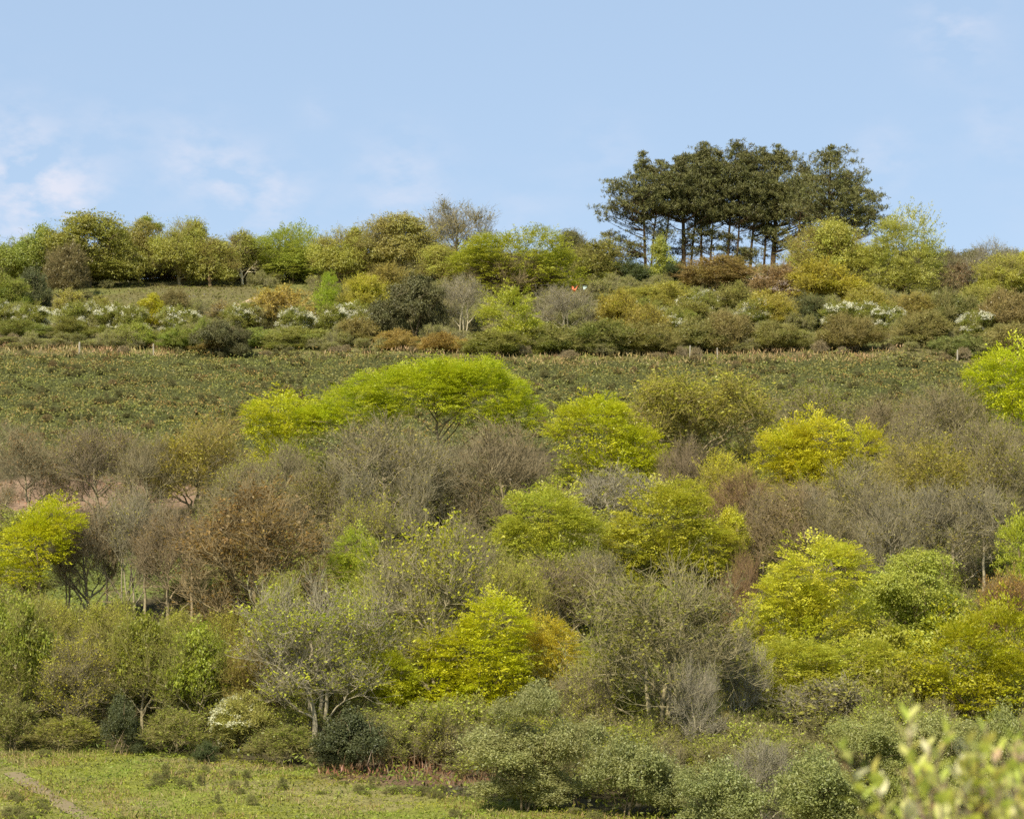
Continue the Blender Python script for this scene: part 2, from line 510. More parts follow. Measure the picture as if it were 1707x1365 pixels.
# --- shared meshes: boughs of leaves (one lobe of a crown) and whole leafless trees; copies share them
LOBE_R = {'beech': ((2.6, 2.6, 2.1), (5.2, 5.0, 3.2)), 'leafy': ((2.4, 2.4, 2.0), (4.6, 4.6, 3.6)),
          'bush': ((1.7, 1.7, 1.5), (3.6, 3.6, 2.9)), 'holly': ((1.7, 1.7, 1.5), (3.6, 3.6, 2.9))}
_lobes, _bares = {}, {}
def lobe_mesh(style, big, k):
    if style == 'holly': style = 'bush'
    key = (style, big, k)
    if key not in _lobes:
        rng = np.random.default_rng(900 + hash((len(style), big, k)) % 997)
        R = np.array([LOBE_R[style][big]]); C = np.zeros((1, 3))
        g = Geo(); st = STYLE[style]
        bc, _ = spray_cloud(rng, g, R[0]) if style == 'beech' else leaf_cloud(rng, g, C, R, st, 1.0, 1.0, ground_cut=False)
        fl = Geo()
        d = norm(bc / R)
        sel = np.nonzero((d[:, 2] > -0.15) & (d[:, 1] < .7) & (rng.random(len(bc)) < .9 * (np.sin(bc[:, 0] * 2.6 + k) * np.sin(bc[:, 2] * 3.1 + 1.3 * k) > -.1)))[0]
        pts = (bc[sel][:, None] + rng.normal(0, .11, (len(sel), 7, 3)) + d[sel][:, None] * .08).reshape(-1, 3)
        leaves(fl, pts, rng.normal(0, .5, pts.shape) + np.array([0, -.35, .7]), .15, .13, rng)
        _lobes[key] = (g.build(style + '_bough', MATS[st['mat']]), fl.build(style + '_blossom', M_PETAL) if style == 'bush' else None)
    return _lobes[key]
def bare_mesh(form, k):
    """leafless tree, 12 m high and 10 m wide (shrub form: 4 m by 5 m), with sparse and full sets of young leaves"""
    key = (form, k)
    if key not in _bares:
        rng = np.random.default_rng({'tall': 300, 'multi': 500, 'shrub': 700, 'slim': 800}[form] + 13 * k)
        if form == 'shrub':
            C = np.array([[0, 0, 2.0], [rng.uniform(-.8, .8), 0, 2.6]]); R = np.array([[2.45, 2.45, 1.9], [1.6, 1.6, 1.4]]); stems, tr, n1, n2, up = 6, .09, 12, 70, .35
            n3, n4, l3, l4, w = 700, 4200, .75, .5, .010
        elif form == 'slim':                          # drawn-up woodland tree: long clean trunk, narrow top
            C, R = [], []
            for q in range(7):
                an = q * 2.4; ra = .9 * math.sqrt(q / 3)
                C.append((ra * math.cos(an), ra * math.sin(an), rng.uniform(5.5, 9.8))); R.append((rng.uniform(.7, 1.2),) * 2 + (rng.uniform(1.4, 2.2),))
            C, R = np.array(C), np.array(R)
            stems, tr, n1, n2, up = 1 + k % 2, .20, 14, 90, 1.0
            n3, n4, l3, l4, w = 620, 2300, 1.2, .7, .0105
        else:
            C, R = [], []
            nl = 9
            for q in range(nl):                       # uneven, upswept crown of many small lobes
                an, ra = q * 2.4 + rng.uniform(-.5, .5), 3.4 * math.sqrt((q + .3) / nl)
                zt = rng.uniform(10.2, 12.2) - .16 * ra * ra
                r = rng.uniform(1.3, 2.0)
                h = rng.uniform(2.4, 3.6)
                C.append((ra * math.cos(an), ra * math.sin(an), zt - h)); R.append((r, r, h))
            for q in range(3):
                an = rng.uniform(0, 6.28)
                C.append((2.9 * math.cos(an), 2.9 * math.sin(an), rng.uniform(3.2, 5.0))); R.append((1.7, 1.7, 1.5))
            C, R = np.array(C), np.array(R)
            stems, tr, n1, n2, up = (1, .26, 20, 230, .75) if form == 'tall' else (4, .27, 20, 230, .8)
            n3, n4, l3, l4, w = 1500, 6000, 1.45, .8, .0105
        sk = skeleton(rng, C, R, n1, n2, stems, tr, .16 if form == 'tall' else .05, up=up)
        g = Geo()
        tubes(g, sk['S'][:, ::2], sk['RS'][:, ::2], 6); tubes(g, sk['P1'], sk['R1'], 4); tubes(g, sk['P2'], sk['R2'], 3)
        trunk = g.build('trunk', M_BARK)
        src = np.concatenate([sk['P2'], bez(sk['P1'][:, 3], sk['P1'][:, 5], sk['P1'][:, 7], 5)])
        p3 = twig_layer(rng, src, n3, l3, sk['cen'], up, .55, 3, outw=.12)
        p4 = twig_layer(rng, p3, n4, l4, sk['cen'], up * .8, .6, 2, 0.2, outw=.1)
        g = Geo()
        tubes(g, p3, np.tile(np.array([[1.5, 1.1, .6]]) * w, (n3, 1)), 3)
        tubes(g, p4, np.tile(np.array([[1.0, .6]]) * w, (n4, 1)), 2)
        tw = g.build('twigs', M_TWIG)
        lv = []
        for nl in ((700, 1800) if form == 'slim' else (2600, 7600) if form != 'shrub' else (1200, 3200)):
            i = rng.integers(0, n4, nl); f = rng.uniform(.4, 1.05, (nl, 1))
            base = p4[i, 0] * (1 - f) + p4[i, 1] * f
            q = rng.uniform(0, 6, 3)
            patch = np.sin(base[:, 0] * .8 + q[0]) + np.sin(base[:, 1] * .8 + q[1]) + np.sin(base[:, 2] * 1.1 + q[2])
            base = base[patch + rng.normal(0, .8, nl) > -0.75]
            g = Geo(); leaves(g, base + rng.normal(0, .06, (len(base), 3)), rng.normal(0, .5, (len(base), 3)) + np.array([0, -.1, .8]), .21, .13, rng)
            lv.append(g.build('leaves', M_LEAF))
        _bares[key] = (trunk, tw, lv)
    return _bares[key]

def own_mat(o, m):
    o.material_slots[0].link = 'OBJECT'; o.material_slots[0].material = m

def plant(name, cat, label, x, vb, lobes, style, leaf=None, bark=(.20, .165, .125), group=None, dens=1.0, stems=1, tr=None,
          bloom=None, bloom_n=1.0, twig=1.0, leafn=0.0, depth=.85, up=.3, fork=.3, leaf2=None, size=1.0, skirt=True):
    SEED[0] += 7
    rng = np.random.default_rng(SEED[0])
    if name in ('gorse_bush', 'bramble_bush'): vb -= 8; lobes = [(l[0], l[1] - 6, l[2], l[3] * .92) for l in lobes]
    if style == 'leafy': leaf = (leaf[0] * 1.15, leaf[1] * 1.18, leaf[2] * 1.1)
    if name in ('hedge_tree', 'oak_tree', 'birch_tree') and leaf and vb < 520:
        leaf = (leaf[0] * 1.5, leaf[1] * 1.55, leaf[2] * 1.5)  # ridge leaves lightened: the lift of distant haze is put into their colour
        if x < 700: lobes = [(l[0], l[1] + 6, l[2] * 1.22, l[3] * 1.08) for l in lobes]
    if style == 'bush' and name != 'willow_bush': lobes = [(l[0], l[1], l[2] * 1.22, l[3]) + tuple(l[4:]) for l in lobes]
    if style == 'beech': lobes = [(l[0], l[1] + .06 * l[3], l[2] * .98, l[3] * 1.12) for l in lobes]
    P, C, R, s = lobe_arrays(x, vb, lobes, depth)
    root = thing(name, label, cat, P, group)
    top = (C[:, 2] + R[:, 2]).max()
    if style in ('bare', 'leafing'):
        lo, hi = (C[:, 0] - R[:, 0]).min(), (C[:, 0] + R[:, 0]).max()
        half = max(.5, (hi - lo) / 2) * (1.36 if vb > 650 else 1.2)
        bark = tuple(min(c * k, .10 + .85 * c) for c, k in zip(bark, (1.38, 1.34, 1.30)))
        if leaf is None: leaf, leafn = (.31, .285, .06), .3
        if style == 'leafing': leaf = (leaf[0] * 1.45, leaf[1] * 1.48, leaf[2] * 1.2)
        form = 'slim' if name == 'slender_tree' else 'shrub' if top < 5.5 else ('multi' if stems > 1 else 'tall')
        hz, hx = {'shrub': (4.1, 2.6), 'slim': (12.3, 2.7)}.get(form, (12.3, 5.3))
        trunk, tw, lv = bare_mesh(form, int(rng.integers(0, {'tall': 7, 'multi': 3, 'shrub': 3, 'slim': 4}[form])))
        root.scale = (half / hx, min(half / hx, top / hz * 1.25), top / hz)
        root.location = P + np.array([(lo + hi) / 2 * .6, 0, 0])
        a = rng.uniform(-.5, .5) + (math.pi if rng.random() < .5 else 0)
        root.rotation_euler = (0, 0, a)
        part('stems' if form == 'shrub' else 'trunk', trunk, root, tuple(min(c * 1.25, .12 + .7 * c) for c in bark) if name != 'birch_tree' else (.72, .69, .64))
        tcol = tuple(.55 * b_ + .36 * l_ for b_, l_ in zip(bark, leaf)) if (style == 'leafing' and leafn >= .9) else tuple(min(c * .95, .13 + .42 * c) for c in bark)
        part('twigs', tw, root, tcol if name != 'birch_tree' else (.24, .20, .15))
        if leaf is not None and leafn > 0:
            if leafn < .6 or leafn >= .9: part('leaves', lv[0], root, leaf)
            if leafn >= .6: part('leaves', lv[1], root, leaf)
            if leafn >= 1.2:                         # full leafed boughs among the twigs
                for q, (c, r) in enumerate(zip(C, R)):
                    big = int(r[0] > 3.2)
                    me, _f = lobe_mesh('leafy', big, int(rng.integers(0, 3)))
                    o = part('bough', me, root, tuple(np.array(leaf) * rng.uniform(.92, 1.08)))
                    M = Matrix.Translation(Vector(P + c)) @ Matrix.Rotation(rng.uniform(0, 6.28), 4, 'Z') @ Matrix.Diagonal((*(r * .93 / np.array(LOBE_R['leafy'][big])), 1))
                    root_m = Matrix.Translation(root.location) @ root.rotation_euler.to_matrix().to_4x4() @ Matrix.Diagonal((*root.scale, 1))
                    o.matrix_parent_inverse = root_m.inverted(); o.matrix_basis = M
        return root
    if style == 'bush': leaf = (leaf[0] * 1.62, leaf[1] * 1.56, leaf[2] * 1.2)  # bush colour tuned lighter, partly for haze over the bank put into it
    if style == 'holly': leaf = (leaf[0] * 1.25, leaf[1] * 1.2, leaf[2] * 1.0)
    if style == 'beech': leaf = (min(.58, leaf[0] * 1.50), min(.58, leaf[1] * 1.50), leaf[2] * 1.8)
    if tr is None: tr = 0.013 * top + 0.05
    proj = (math.pi * R[:, 0] * R[:, 2]).sum()
    shrub = top < 4.5 or style in ('bush', 'holly')
    if shrub and stems == 1: stems = 4
    sk = skeleton(rng, C, R, int(np.clip(6 + proj / 9, 7, 16)), int(np.clip(proj * .7, 20, 120)), stems, tr, 0.05 if shrub else fork, up=up)
    g = Geo()
    tubes(g, sk['S'][:, ::2], sk['RS'][:, ::2], 6 if tr > .12 else 4)
    tubes(g, sk['P1'][:, ::2] if shrub else sk['P1'], sk['R1'][:, ::2] if shrub else sk['R1'], 4)
    tubes(g, sk['P2'][:, ::2], sk['R2'][:, ::2], 3)
    part('stems' if shrub else 'trunk', g.build('trunk', M_BARK), root, bark)
    L = [(c, r) for c, r in zip(C, R)]
    if skirt and not shrub:                      # foliage hangs lower down too, thinner, behind whatever stands in front
        zc = (C[:, 2] * R[:, 0]).sum() / R[:, 0].sum(); xc = (C[:, 0] * R[:, 0]).sum() / R[:, 0].sum()
        rx = .72 * (C[:, 0] + R[:, 0] - xc).max()
        L.append((np.array([xc, 0, zc * .52]), np.array([rx, min(rx, 4.0), zc * .42])))
    if style == 'beech' and not shrub:           # smaller boughs break the outline
        for c, r in zip(C, R):
            for j in range(4 if r[0] > 2 else 2):
                an = rng.uniform(-.25, 3.4); f = rng.uniform(.24, .42); e = rng.uniform(.72, 1.0)
                L.append((c + np.array([r[0] * math.cos(an) * e, rng.uniform(-.6, .5) * r[1], r[2] * math.sin(an) * e * .9]), np.array([r[0] * f * rng.uniform(.8, 1.2), r[1] * f, max(.62 * r[0] * f, .5)])))
    if shrub:
        i = int(np.argmin(C[:, 2])); zl = C[i, 2]
        if zl > .6 * R[i, 2] + .2: L.append((np.array([C[i, 0], C[i, 1], zl * .45]), np.array([R[i, 0] * .95, R[i, 1] * .95, zl * .55 + .2])))
    nl0 = len(C)
    if shrub:
        L2 = []
        for q, (c, r) in enumerate(L):
            k = 3 if r[0] > 1.2 else 2
            a0 = rng.uniform(0, 6.28)
            for j in range(k):
                f = rng.uniform(.48, .72)
                an = a0 + j * 6.28 / k
                L2.append((c + r * np.array([.50 * math.cos(an), .50 * math.sin(an), rng.uniform(-.42, .38)]), r * np.array([f, f, f * rng.uniform(.85, 1.15)])))
            L2.append((c + r * np.array([rng.uniform(-.25, .25), 0, .22]), r * np.array([.62, .62, .80])))
        L = L2; nl0 = len(L)
        if style == 'bush' and name != 'willow_bush':  # twigs and shoots standing out of the leaf mass
            for q, (c, r) in enumerate(zip(C, R)):
                _t, tw, lv = bare_mesh('shrub', int(rng.integers(0, 3)))
                zz = c[2] + r[2]
                for nm, me_, cl in (('twigs', tw, tuple(.55 * b_ + .62 * l_ for b_, l_ in zip(bark, leaf))), ('shoots', lv[1], leaf)):
                    o = part(nm, me_, root, cl)
                    o.location = (c[0], c[1], 0); o.rotation_euler = (0, 0, q * 2.0 + 1.1 * x)
                    o.scale = (r[0] / 2.35, r[1] / 2.35, zz / 3.75)
    for n_, (c, r) in enumerate(L):
        small, large = LOBE_R['bush' if style == 'holly' else style]
        big = int(r[0] > .62 * large[0] + .2 * small[0])
        me, fl = lobe_mesh(style, big, int(rng.integers(0, 3)))
        ref = (large if big else small)
        o = part('foliage' if shrub else 'bough', me, root, tuple(np.array(leaf) * rng.uniform(.93, 1.07)))
        o.location = c
        o.scale = tuple(r / np.array(ref))
        o.rotation_euler = (0, 0, rng.choice([0, math.pi]) + rng.uniform(-.35, .35))
        if style == 'holly': own_mat(o, M_EVER)
        if leaf2 is not None and n_ == len(C) - 1: o.color = (*leaf2, 1)
        if bloom is not None and rng.random() < .6 + .3 * bloom_n:
            b = part('blossom', fl, root, bloom)
            b.location = c + np.array([0, -.05, .08]); b.scale = [1.14 * q_ for q_ in o.scale]; b.rotation_euler = o.rotation_euler
    return root

def pine(label, x, vb, vtop, lobes, thick=1.0, lean=0.0, fol=(.125, .130, .052), bark=(.105, .078, .058), dead=8, dens=1.0):
    """tall pine: bare pole, dead snags, then limbs that carry flat plates of needle tufts"""
    SEED[0] += 7
    rng = np.random.default_rng(SEED[0])
    lobes = [(l[0], l[1] + 7, l[2] * 1.04, l[3] * 1.15) for l in lobes]
    P, C, R, s = lobe_arrays(x, vb, lobes, .9)
    root = thing('pine_tree', label, 'pine tree', P, 'pines on the ridge')
    H = (vb - vtop) * s
    dead = dead * 2
    zl = (C[:, 2] - R[:, 2]).min()
    extra = [(np.array([rng.uniform(-1.6, 1.6), rng.uniform(-1.5, 1.5), zl - rng.uniform(-.6, 3.4)]), np.array([1.7, 1.7, .5])) for _ in range(4)]
    C = np.concatenate([C] + [e[0][None] for e in extra]); R = np.concatenate([R] + [e[1][None] for e in extra])
    K = 16
    tt = np.linspace(0, 1, K)
    S = np.zeros((1, K, 3)); S[0, :, 2] = -0.4 + tt * (H + .2)
    S[0, :, 0] = lean * s * tt ** 1.3 + np.cumsum(rng.normal(0, .06, K)) * .5
    S[0, :, 1] = np.cumsum(rng.normal(0, .06, K)) * .5
    RS = (0.24 * thick * (1 - .80 * tt ** 1.1))[None]; RS[0, 0] *= 1.35
    g = Geo(); tubes(g, S, RS, 7)
    Sf, Rf = S[0], RS[0]
    # limbs reach clumps of needles
    n = int(np.clip((R[:, 0] * R[:, 2]).sum() * 5.4, 60, 170))
    T, d = in_lobes(rng, C, R, n, .35, 1.0, -0.7)
    k = 12                                               # ragged leading shoots at the top
    hz = rng.uniform(-.4, 3.0, k); an = rng.uniform(0, 6.28, k); sp = .25 + .38 * np.maximum(hz, 0)
    T = np.concatenate([T, S[0, -1] + np.stack([np.cos(an) * sp, np.sin(an) * sp, -hz + .5 * sp], 1)])
    n = len(T)
    lat = np.linalg.norm(T[:, None, :2] - Sf[None, :, :2], axis=2)
    cost = np.abs(Sf[None, :, 2] - (T[:, None, 2] - .42 * lat)) + .25 * lat
    cost[:, :3] += 50
    j = np.argmin(cost, 1)
    A = Sf[j]; D = T - A; L = np.linalg.norm(D, axis=1, keepdims=True)
    B = A + D * .5 + np.array([0, 0, -.06]) * L + rng.normal(0, .07, (n, 3)) * L
    P1 = bez(A, B, T, 6)
    r = np.clip(Rf[j] * .42, .02, .12)
    tubes(g, P1, r[:, None] * (1 - .8 * np.linspace(0, 1, 6))[None], 4)
    if dead:                                             # dead snags on the bare pole
        tz = rng.uniform(.12, .62, dead); A = np.stack([np.interp(tz, tt, Sf[:, q]) for q in range(3)], 1)
        a = rng.uniform(0, 6.28, dead); D = np.stack([np.cos(a), np.sin(a), rng.uniform(-.1, .45, dead)], 1) * rng.uniform(.7, 2.4, (dead, 1))
        PD = bez(A, A + D * .5 + np.array([0, 0, .12]), A + D, 5)
        tubes(g, PD, np.tile(np.array([[.045, .04, .032, .024, .012]]), (dead, 1)), 3)
        p3 = twig_layer(rng, PD, dead * 5, .6, Sf[0], .1, .6, 2)
        tubes(g, p3, np.tile(np.array([[.018, .01]]), (dead * 5, 1)), 3)
    part('trunk', g.build('trunk', M_BARK), root, bark)
    # needle plates round each limb end
    m = 9
    off = rng.normal(0, .6, (n, m, 3)) * np.array([1.0, 1.0, .28])
    off[-k:] *= .5
    cc = (T[:, None] + off).reshape(-1, 3)
    base = np.concatenate([cc, (P1[:, 3] * .5 + P1[:, 4] * .5) + rng.normal(0, .3, (n, 3)) * np.array([1, 1, .4])])
    q = int(13 * dens)
    nn = len(base)
    dirs = norm(rng.normal(0, .75, (nn, q, 3)) + np.array([0, 0, .85]))
    pos = base[:, None] + dirs * .22 + rng.normal(0, .09, (nn, q, 3))
    U = dirs.reshape(-1, 3); Nn = np.cross(U, rng.normal(size=U.shape))
    g = Geo(); leaves(g, pos.reshape(-1, 3), Nn, .40, .075, rng, up=U)
    part('crown', g.build('needles', M_NEEDLE), root, tuple(np.array(fol) * rng.uniform(.85, 1.2)))
    return root
# ------------------------------------------------------------------ the hillside
def axis(lo, a, b, hi, fine, grow=1.35):
    mid = np.arange(a, b + fine / 2, fine)
    def run(start, end, sgn):
        out, st, p = [], fine, start
        while (end - p) * sgn > 0:
            st *= grow; p += sgn * st; out.append(p)
        return out
    return np.array(run(a, lo, -1)[::-1] + list(mid) + run(b, hi, 1))
gx = axis(-6000, -92, 92, 6000, 1.1)
gy = axis(-3000, 125, 425, 9000, 1.1)
GX, GY = np.meshgrid(gx, gy)
GZ = ground(GX, GY)
nx, ny = len(gx), len(gy)
ii = (np.arange(ny - 1)[:, None] * nx + np.arange(nx - 1)[None]).ravel()
hill_me = mesh_from('hillside', np.stack([GX.ravel(), GY.ravel(), GZ.ravel()], 1), np.stack([ii, ii + 1, ii + nx + 1, ii + nx], 1), [])
def blend(a, b, t): return a * (1 - t[..., None]) + np.array(b) * t[..., None]
def ss(x, a, b): t = np.clip((x - a) / (b - a), 0, 1); return t * t * (3 - 2 * t)
_w = (vnoise(GX, GY, 6, 9) - .5) * 3
PXg, PVg = pixels(GX, np.maximum(GY, 60), GZ)
colr = np.zeros(GX.shape + (3,)) + np.array([.20, .205, .045])                                   # meadow
colr = blend(colr, (.24, .19, .09), ss(vnoise(GX, GY, 5, 21), .55, .75) * .6)
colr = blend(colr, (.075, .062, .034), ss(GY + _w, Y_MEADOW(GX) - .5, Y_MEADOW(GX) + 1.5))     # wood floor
colr = blend(colr, (.080, .082, .030), ss(GY + _w, Y_GORSE0(GX) - 1, Y_GORSE0(GX) + 1))         # gorse
colr = blend(colr, (.150, .130, .055), ss(GY + _w * .6, Y_GORSE1(GX) - 1, Y_GORSE1(GX) + 1))    # bank
colr = blend(colr, (.160, .165, .050), ss(vnoise(GX, GY, 9, 31), .45, .6) * ss(GY, Y_GORSE1(GX), Y_GORSE1(GX) + 2) * .8)
soil = lambda x, y, X0, Y0, rx, ry: ss(1.25 - ((x - X0) / rx) ** 2 - ((y - Y0) / ry) ** 2 + (vnoise(x, y, 4, 7) - .5) * .9, 0, .5)
_a = hit(110, 830); _b = hit(190, 960); _c = hit(690, 1292)
colr = blend(colr, (.25, .165, .105), soil(GX, GY, _a[0], _a[1], 13, 8))
colr = blend(colr, (.15, .17, .045), soil(GX, GY, _b[0], _b[1], 7, 9))
colr = blend(colr, (.17, .11, .065), soil(GX, GY, _c[0], _c[1], 6, 4.5))
ca = hill_me.color_attributes.new('tint', 'FLOAT_COLOR', 'POINT')
ca.data.foreach_set('color', np.concatenate([colr, np.ones(GX.shape + (1,))], -1).astype(np.float32).ravel())
m, N, L = new_mat('hillside_soil')
_o = N.new('ShaderNodeOutputMaterial'); _at = N.new('ShaderNodeAttribute'); _at.attribute_name = 'tint'
_tc = N.new('ShaderNodeTexCoord'); _n1 = N.new('ShaderNodeTexNoise'); _n1.inputs['Scale'].default_value = 1.3; _n1.inputs['Detail'].default_value = 8
_n1.inputs['Roughness'].default_value = .7
L.new(_tc.outputs['Object'], _n1.inputs['Vector'])
_mr = N.new('ShaderNodeMapRange'); _mr.inputs['From Min'].default_value = .25; _mr.inputs['From Max'].default_value = .75
_mr.inputs['To Min'].default_value = .55; _mr.inputs['To Max'].default_value = 1.4
L.new(_n1.outputs['Fac'], _mr.inputs['Value'])
_h = N.new('ShaderNodeHueSaturation'); L.new(_at.outputs['Color'], _h.inputs['Color']); L.new(_mr.outputs[0], _h.inputs['Value'])
_d = N.new('ShaderNodeBsdfDiffuse'); L.new(_h.outputs[0], _d.inputs[0])
_bp = N.new('ShaderNodeBump'); _bp.inputs['Strength'].default_value = .8; _bp.inputs['Distance'].default_value = .3
L.new(_n1.outputs['Fac'], _bp.inputs['Height']); L.new(_bp.outputs[0], _d.inputs['Normal'])
L.new(_d.outputs[0], _o.inputs[0])
hill_me.materials.append(m)
setting('hillside', hill_me, 'structure', 'grassy and wooded hillside rising to the ridge')

def strip(name, pts, width, col, label):
    """a trodden path laid on the slope"""
    w = np.array([hit(a, b)[:2] for a, b in pts])
    t = np.linspace(0, len(w) - 1, 40)
    x = np.interp(t, np.arange(len(w)), w[:, 0]); y = np.interp(t, np.arange(len(w)), w[:, 1])
    tx, ty = np.gradient(x), np.gradient(y); l = np.hypot(tx, ty) + 1e-9
    V = []
    wv = width * (0.75 + .5 * vnoise(t * 3, t * 0, 1.0, 4))
    for k in (-1, -.4, .4, 1):
        a, b = x - ty / l * wv * k * .5, y + tx / l * wv * k * .5
        V.append(np.stack([a, b, ground(a, b) + (.05 if abs(k) == 1 else .09)], 1))
    V = np.stack(V, 1).reshape(-1, 3)
    i = (np.arange(39)[:, None] * 4 + np.arange(3)[None]).ravel()
    o = setting(name, mesh_from(name, V, np.stack([i, i + 1, i + 5, i + 4], 1), [M_PATH]), 'structure', label, col)
    return x, y
M_PATH = bark_mat('trodden_earth', 1.5, .25)
P_LOW = strip('path', [(20, 1290), (48, 1306), (80, 1325), (110, 1345), (150, 1368), (190, 1400)], 1.1, (.19, .15, .085), 'trodden earth path crossing the corner of the lower meadow')
P_UP = strip('path', [(372, 521), (388, 514), (402, 508), (425, 500), (440, 494)], 1.3, (.36, .27, .17), 'pale dirt path climbing the upper slope to the ridge hedge')

# ------------------------------------------------------------------ ground cover
RS_ = np.random.default_rng(5)
def spots(n, ya, yb):
    """even spots over the part of the hillside between two depths"""
    y = np.sqrt(RS_.uniform(ya * ya, yb * yb, n)); x = RS_.uniform(-1, 1, n) * (y * .192 + 2)
    return x, y
def cover(name, label, n, ya, yb, mask, mat, col, size, width, height=0.0, upb=.6, blade=False, lump=3.0, rough=.5):
    x, y = spots(n, ya, yb)
    k = mask(x, y)
    for (qx, qy) in (P_LOW, P_UP):
        d = np.min(np.hypot(x[:, None] - qx[None, ::3], y[:, None] - qy[None, ::3]), 1); k &= R1(len(x)) < np.clip(d / .9, .35, 1)
    x, y = x[k], y[k]
    n = len(x)
    hz = height * np.clip(vnoise(x, y, lump, 41) * 1.4 - .2, 0, 1) * RS_.uniform(rough, 1, n)
    z = ground(x, y) + hz + size * (.32 if blade else .1)
    C = np.stack([x, y, z], 1)
    g = Geo()
    if blade:
        U = RS_.normal(0, .38, (n, 3)) + np.array([0, 0, 1]); Nn = np.cross(U, RS_.normal(size=(n, 3)))
        leaves(g, C, Nn, size, width, RS_, up=U)
    else:
        leaves(g, C, RS_.normal(0, .55, (n, 3)) + np.array([0, -.15, upb]), size, width, RS_)
    return setting(name, g.build(name, mat), 'stuff', label, col)
nz_ = lambda x, y, s, sd: vnoise(x, y, s, sd)
R1 = lambda n: RS_.random(n)
in_meadow = lambda x, y: (y < Y_MEADOW(x) + RS_.normal(0, .5, len(x)))
in_wood = lambda x, y: (y > Y_MEADOW(x) - .5) & (y < Y_GORSE0(x) + .5)
in_gorse = lambda x, y: (y > Y_GORSE0(x) - 1.5) & (y < Y_GORSE1(x) + (vnoise(x, y, 5, 15) - .45) * 5 + RS_.normal(0, .5, len(x)))
above = lambda x, y: (y > Y_GORSE1(x) - .5)
glade = lambda x, y: soil(x, y, _b[0], _b[1], 7, 9) > .4
brack = lambda x, y: soil(x, y, _a[0], _a[1], 13, 8) > .4
brown = lambda x, y: soil(x, y, _c[0], _c[1], 6, 4.5) > .4

cover('meadow_grass', 'bright green grass and young bracken of the lower meadow', 85000, 145, 196, in_meadow, M_GRASS, (.235, .27, .04), .20, .07, .36, .5, lump=1.1)
cover('meadow_grass', 'straw coloured dry grass blades among the lower meadow', 60000, 145, 196, lambda x, y: in_meadow(x, y) & (nz_(x, y, 4, 21) + nz_(x, y, 1.5, 22) * .5 > .66 + R1(len(x)) * .3),
      M_GRASS, (.31, .245, .12), .34, .05, .1, blade=True)
cover('meadow_grass', 'dark low weeds in patches on the lower meadow', 16000, 145, 196, lambda x, y: in_meadow(x, y) & (nz_(x, y, 2.4, 25) > .62), M_GRASS, (.12, .13, .045), .22, .10, .4, .4, lump=1.0)
cover('bracken', 'young green bracken along the foot of the wood', 34000, 150, 204, lambda x, y: (np.abs(y - Y_MEADOW(x) - 1.2) < 2.6) & (nz_(x, y, 2.5, 27) > .25), M_GRASS, (.19, .23, .035), .30, .12, 1.2, .5, lump=1.6)
cover('gorse', 'low dark green gorse thicket across the middle of the hill', 125000, 285, 350, in_gorse, M_GORSE, (.180, .182, .056), .27, .12, 1.15, .4, lump=1.5, rough=.3)
cover('gorse', 'brown and rusty stems among the low gorse thicket', 42000, 285, 350, lambda x, y: in_gorse(x, y) & (nz_(x, y, 2.2, 61) + .45 * nz_(x, y, 9, 62) > .60 + R1(len(x)) * .25),
      M_GORSE, (.27, .19, .065), .28, .10, 1.25, .4, lump=1.5, rough=.6)
cover('hill_grass', 'olive rough grass of the bank and the upper slope', 45000, 322, 408, above, M_GRASS, (.165, .165, .048), .42, .15, .25, .55, lump=2.5)
cover('hill_grass', 'straw coloured dead grass along the fence bank', 50000, 322, 372, lambda x, y: (np.abs(y - Y_GORSE1(x) - 2.2) < 5.2) & (nz_(x, y, 8, 73) * .75 + nz_(x, y, 1.6, 72) * .35 > .46 + R1(len(x)) * .3),
      M_GRASS, (.45, .33, .19), .62, .09, .45, blade=True)
cover('bracken', 'rusty dead bracken under the ridge hedge', 14000, 378, 408, lambda x, y: (y > 389 + 3 * nz_(x, y, 6, 5)) & (nz_(x, y, 4, 81) > .35), M_GRASS, (.20, .125, .06), .42, .15, .8, .4, lump=2)
cover('undergrowth', 'tangled brambles and leaf litter on the wood floor', 32000, 165, 306, lambda x, y: in_wood(x, y) & ~glade(x, y) & ~brack(x, y), M_GRASS, (.085, .095, .03), .34, .16, 1.5, .5, lump=3.2, rough=.2)
cover('undergrowth', 'dry brown stems standing on the wood floor', 18000, 165, 306, lambda x, y: in_wood(x, y) & ~glade(x, y), M_GRASS, (.19, .14, .08), .9, .05, 1.2, blade=True)
cover('glade_grass', 'bright grass of the glade behind the bare trunks', 40000, 205, 262, glade, M_GRASS, (.22, .25, .05), .32, .12, .35, .5, lump=1.2)
cover('bracken', 'pinkish dead bracken on the bank behind the bare trees', 15000, 235, 300, lambda x, y: brack(x, y) & (nz_(x, y, 2.5, 91) > .35), M_GRASS, (.36, .225, .145), .50, .15, .5, .45, lump=2)
cover('bracken', 'rust brown dead bracken at the foot of the dark holly', 26000, 165, 205, brown, M_GRASS, (.26, .16, .09), .42, .08, .6, blade=True)
_bb = hit(350, 492)
cover('bluebells', 'thin haze of bluebells on the upper slope', 2200, 360, 402, lambda x, y: (np.abs(x - _bb[0]) < 4.5) & (np.abs(y - _bb[1]) < 3), M_PETAL, (.24, .24, .42), .18, .12, .1, .6)

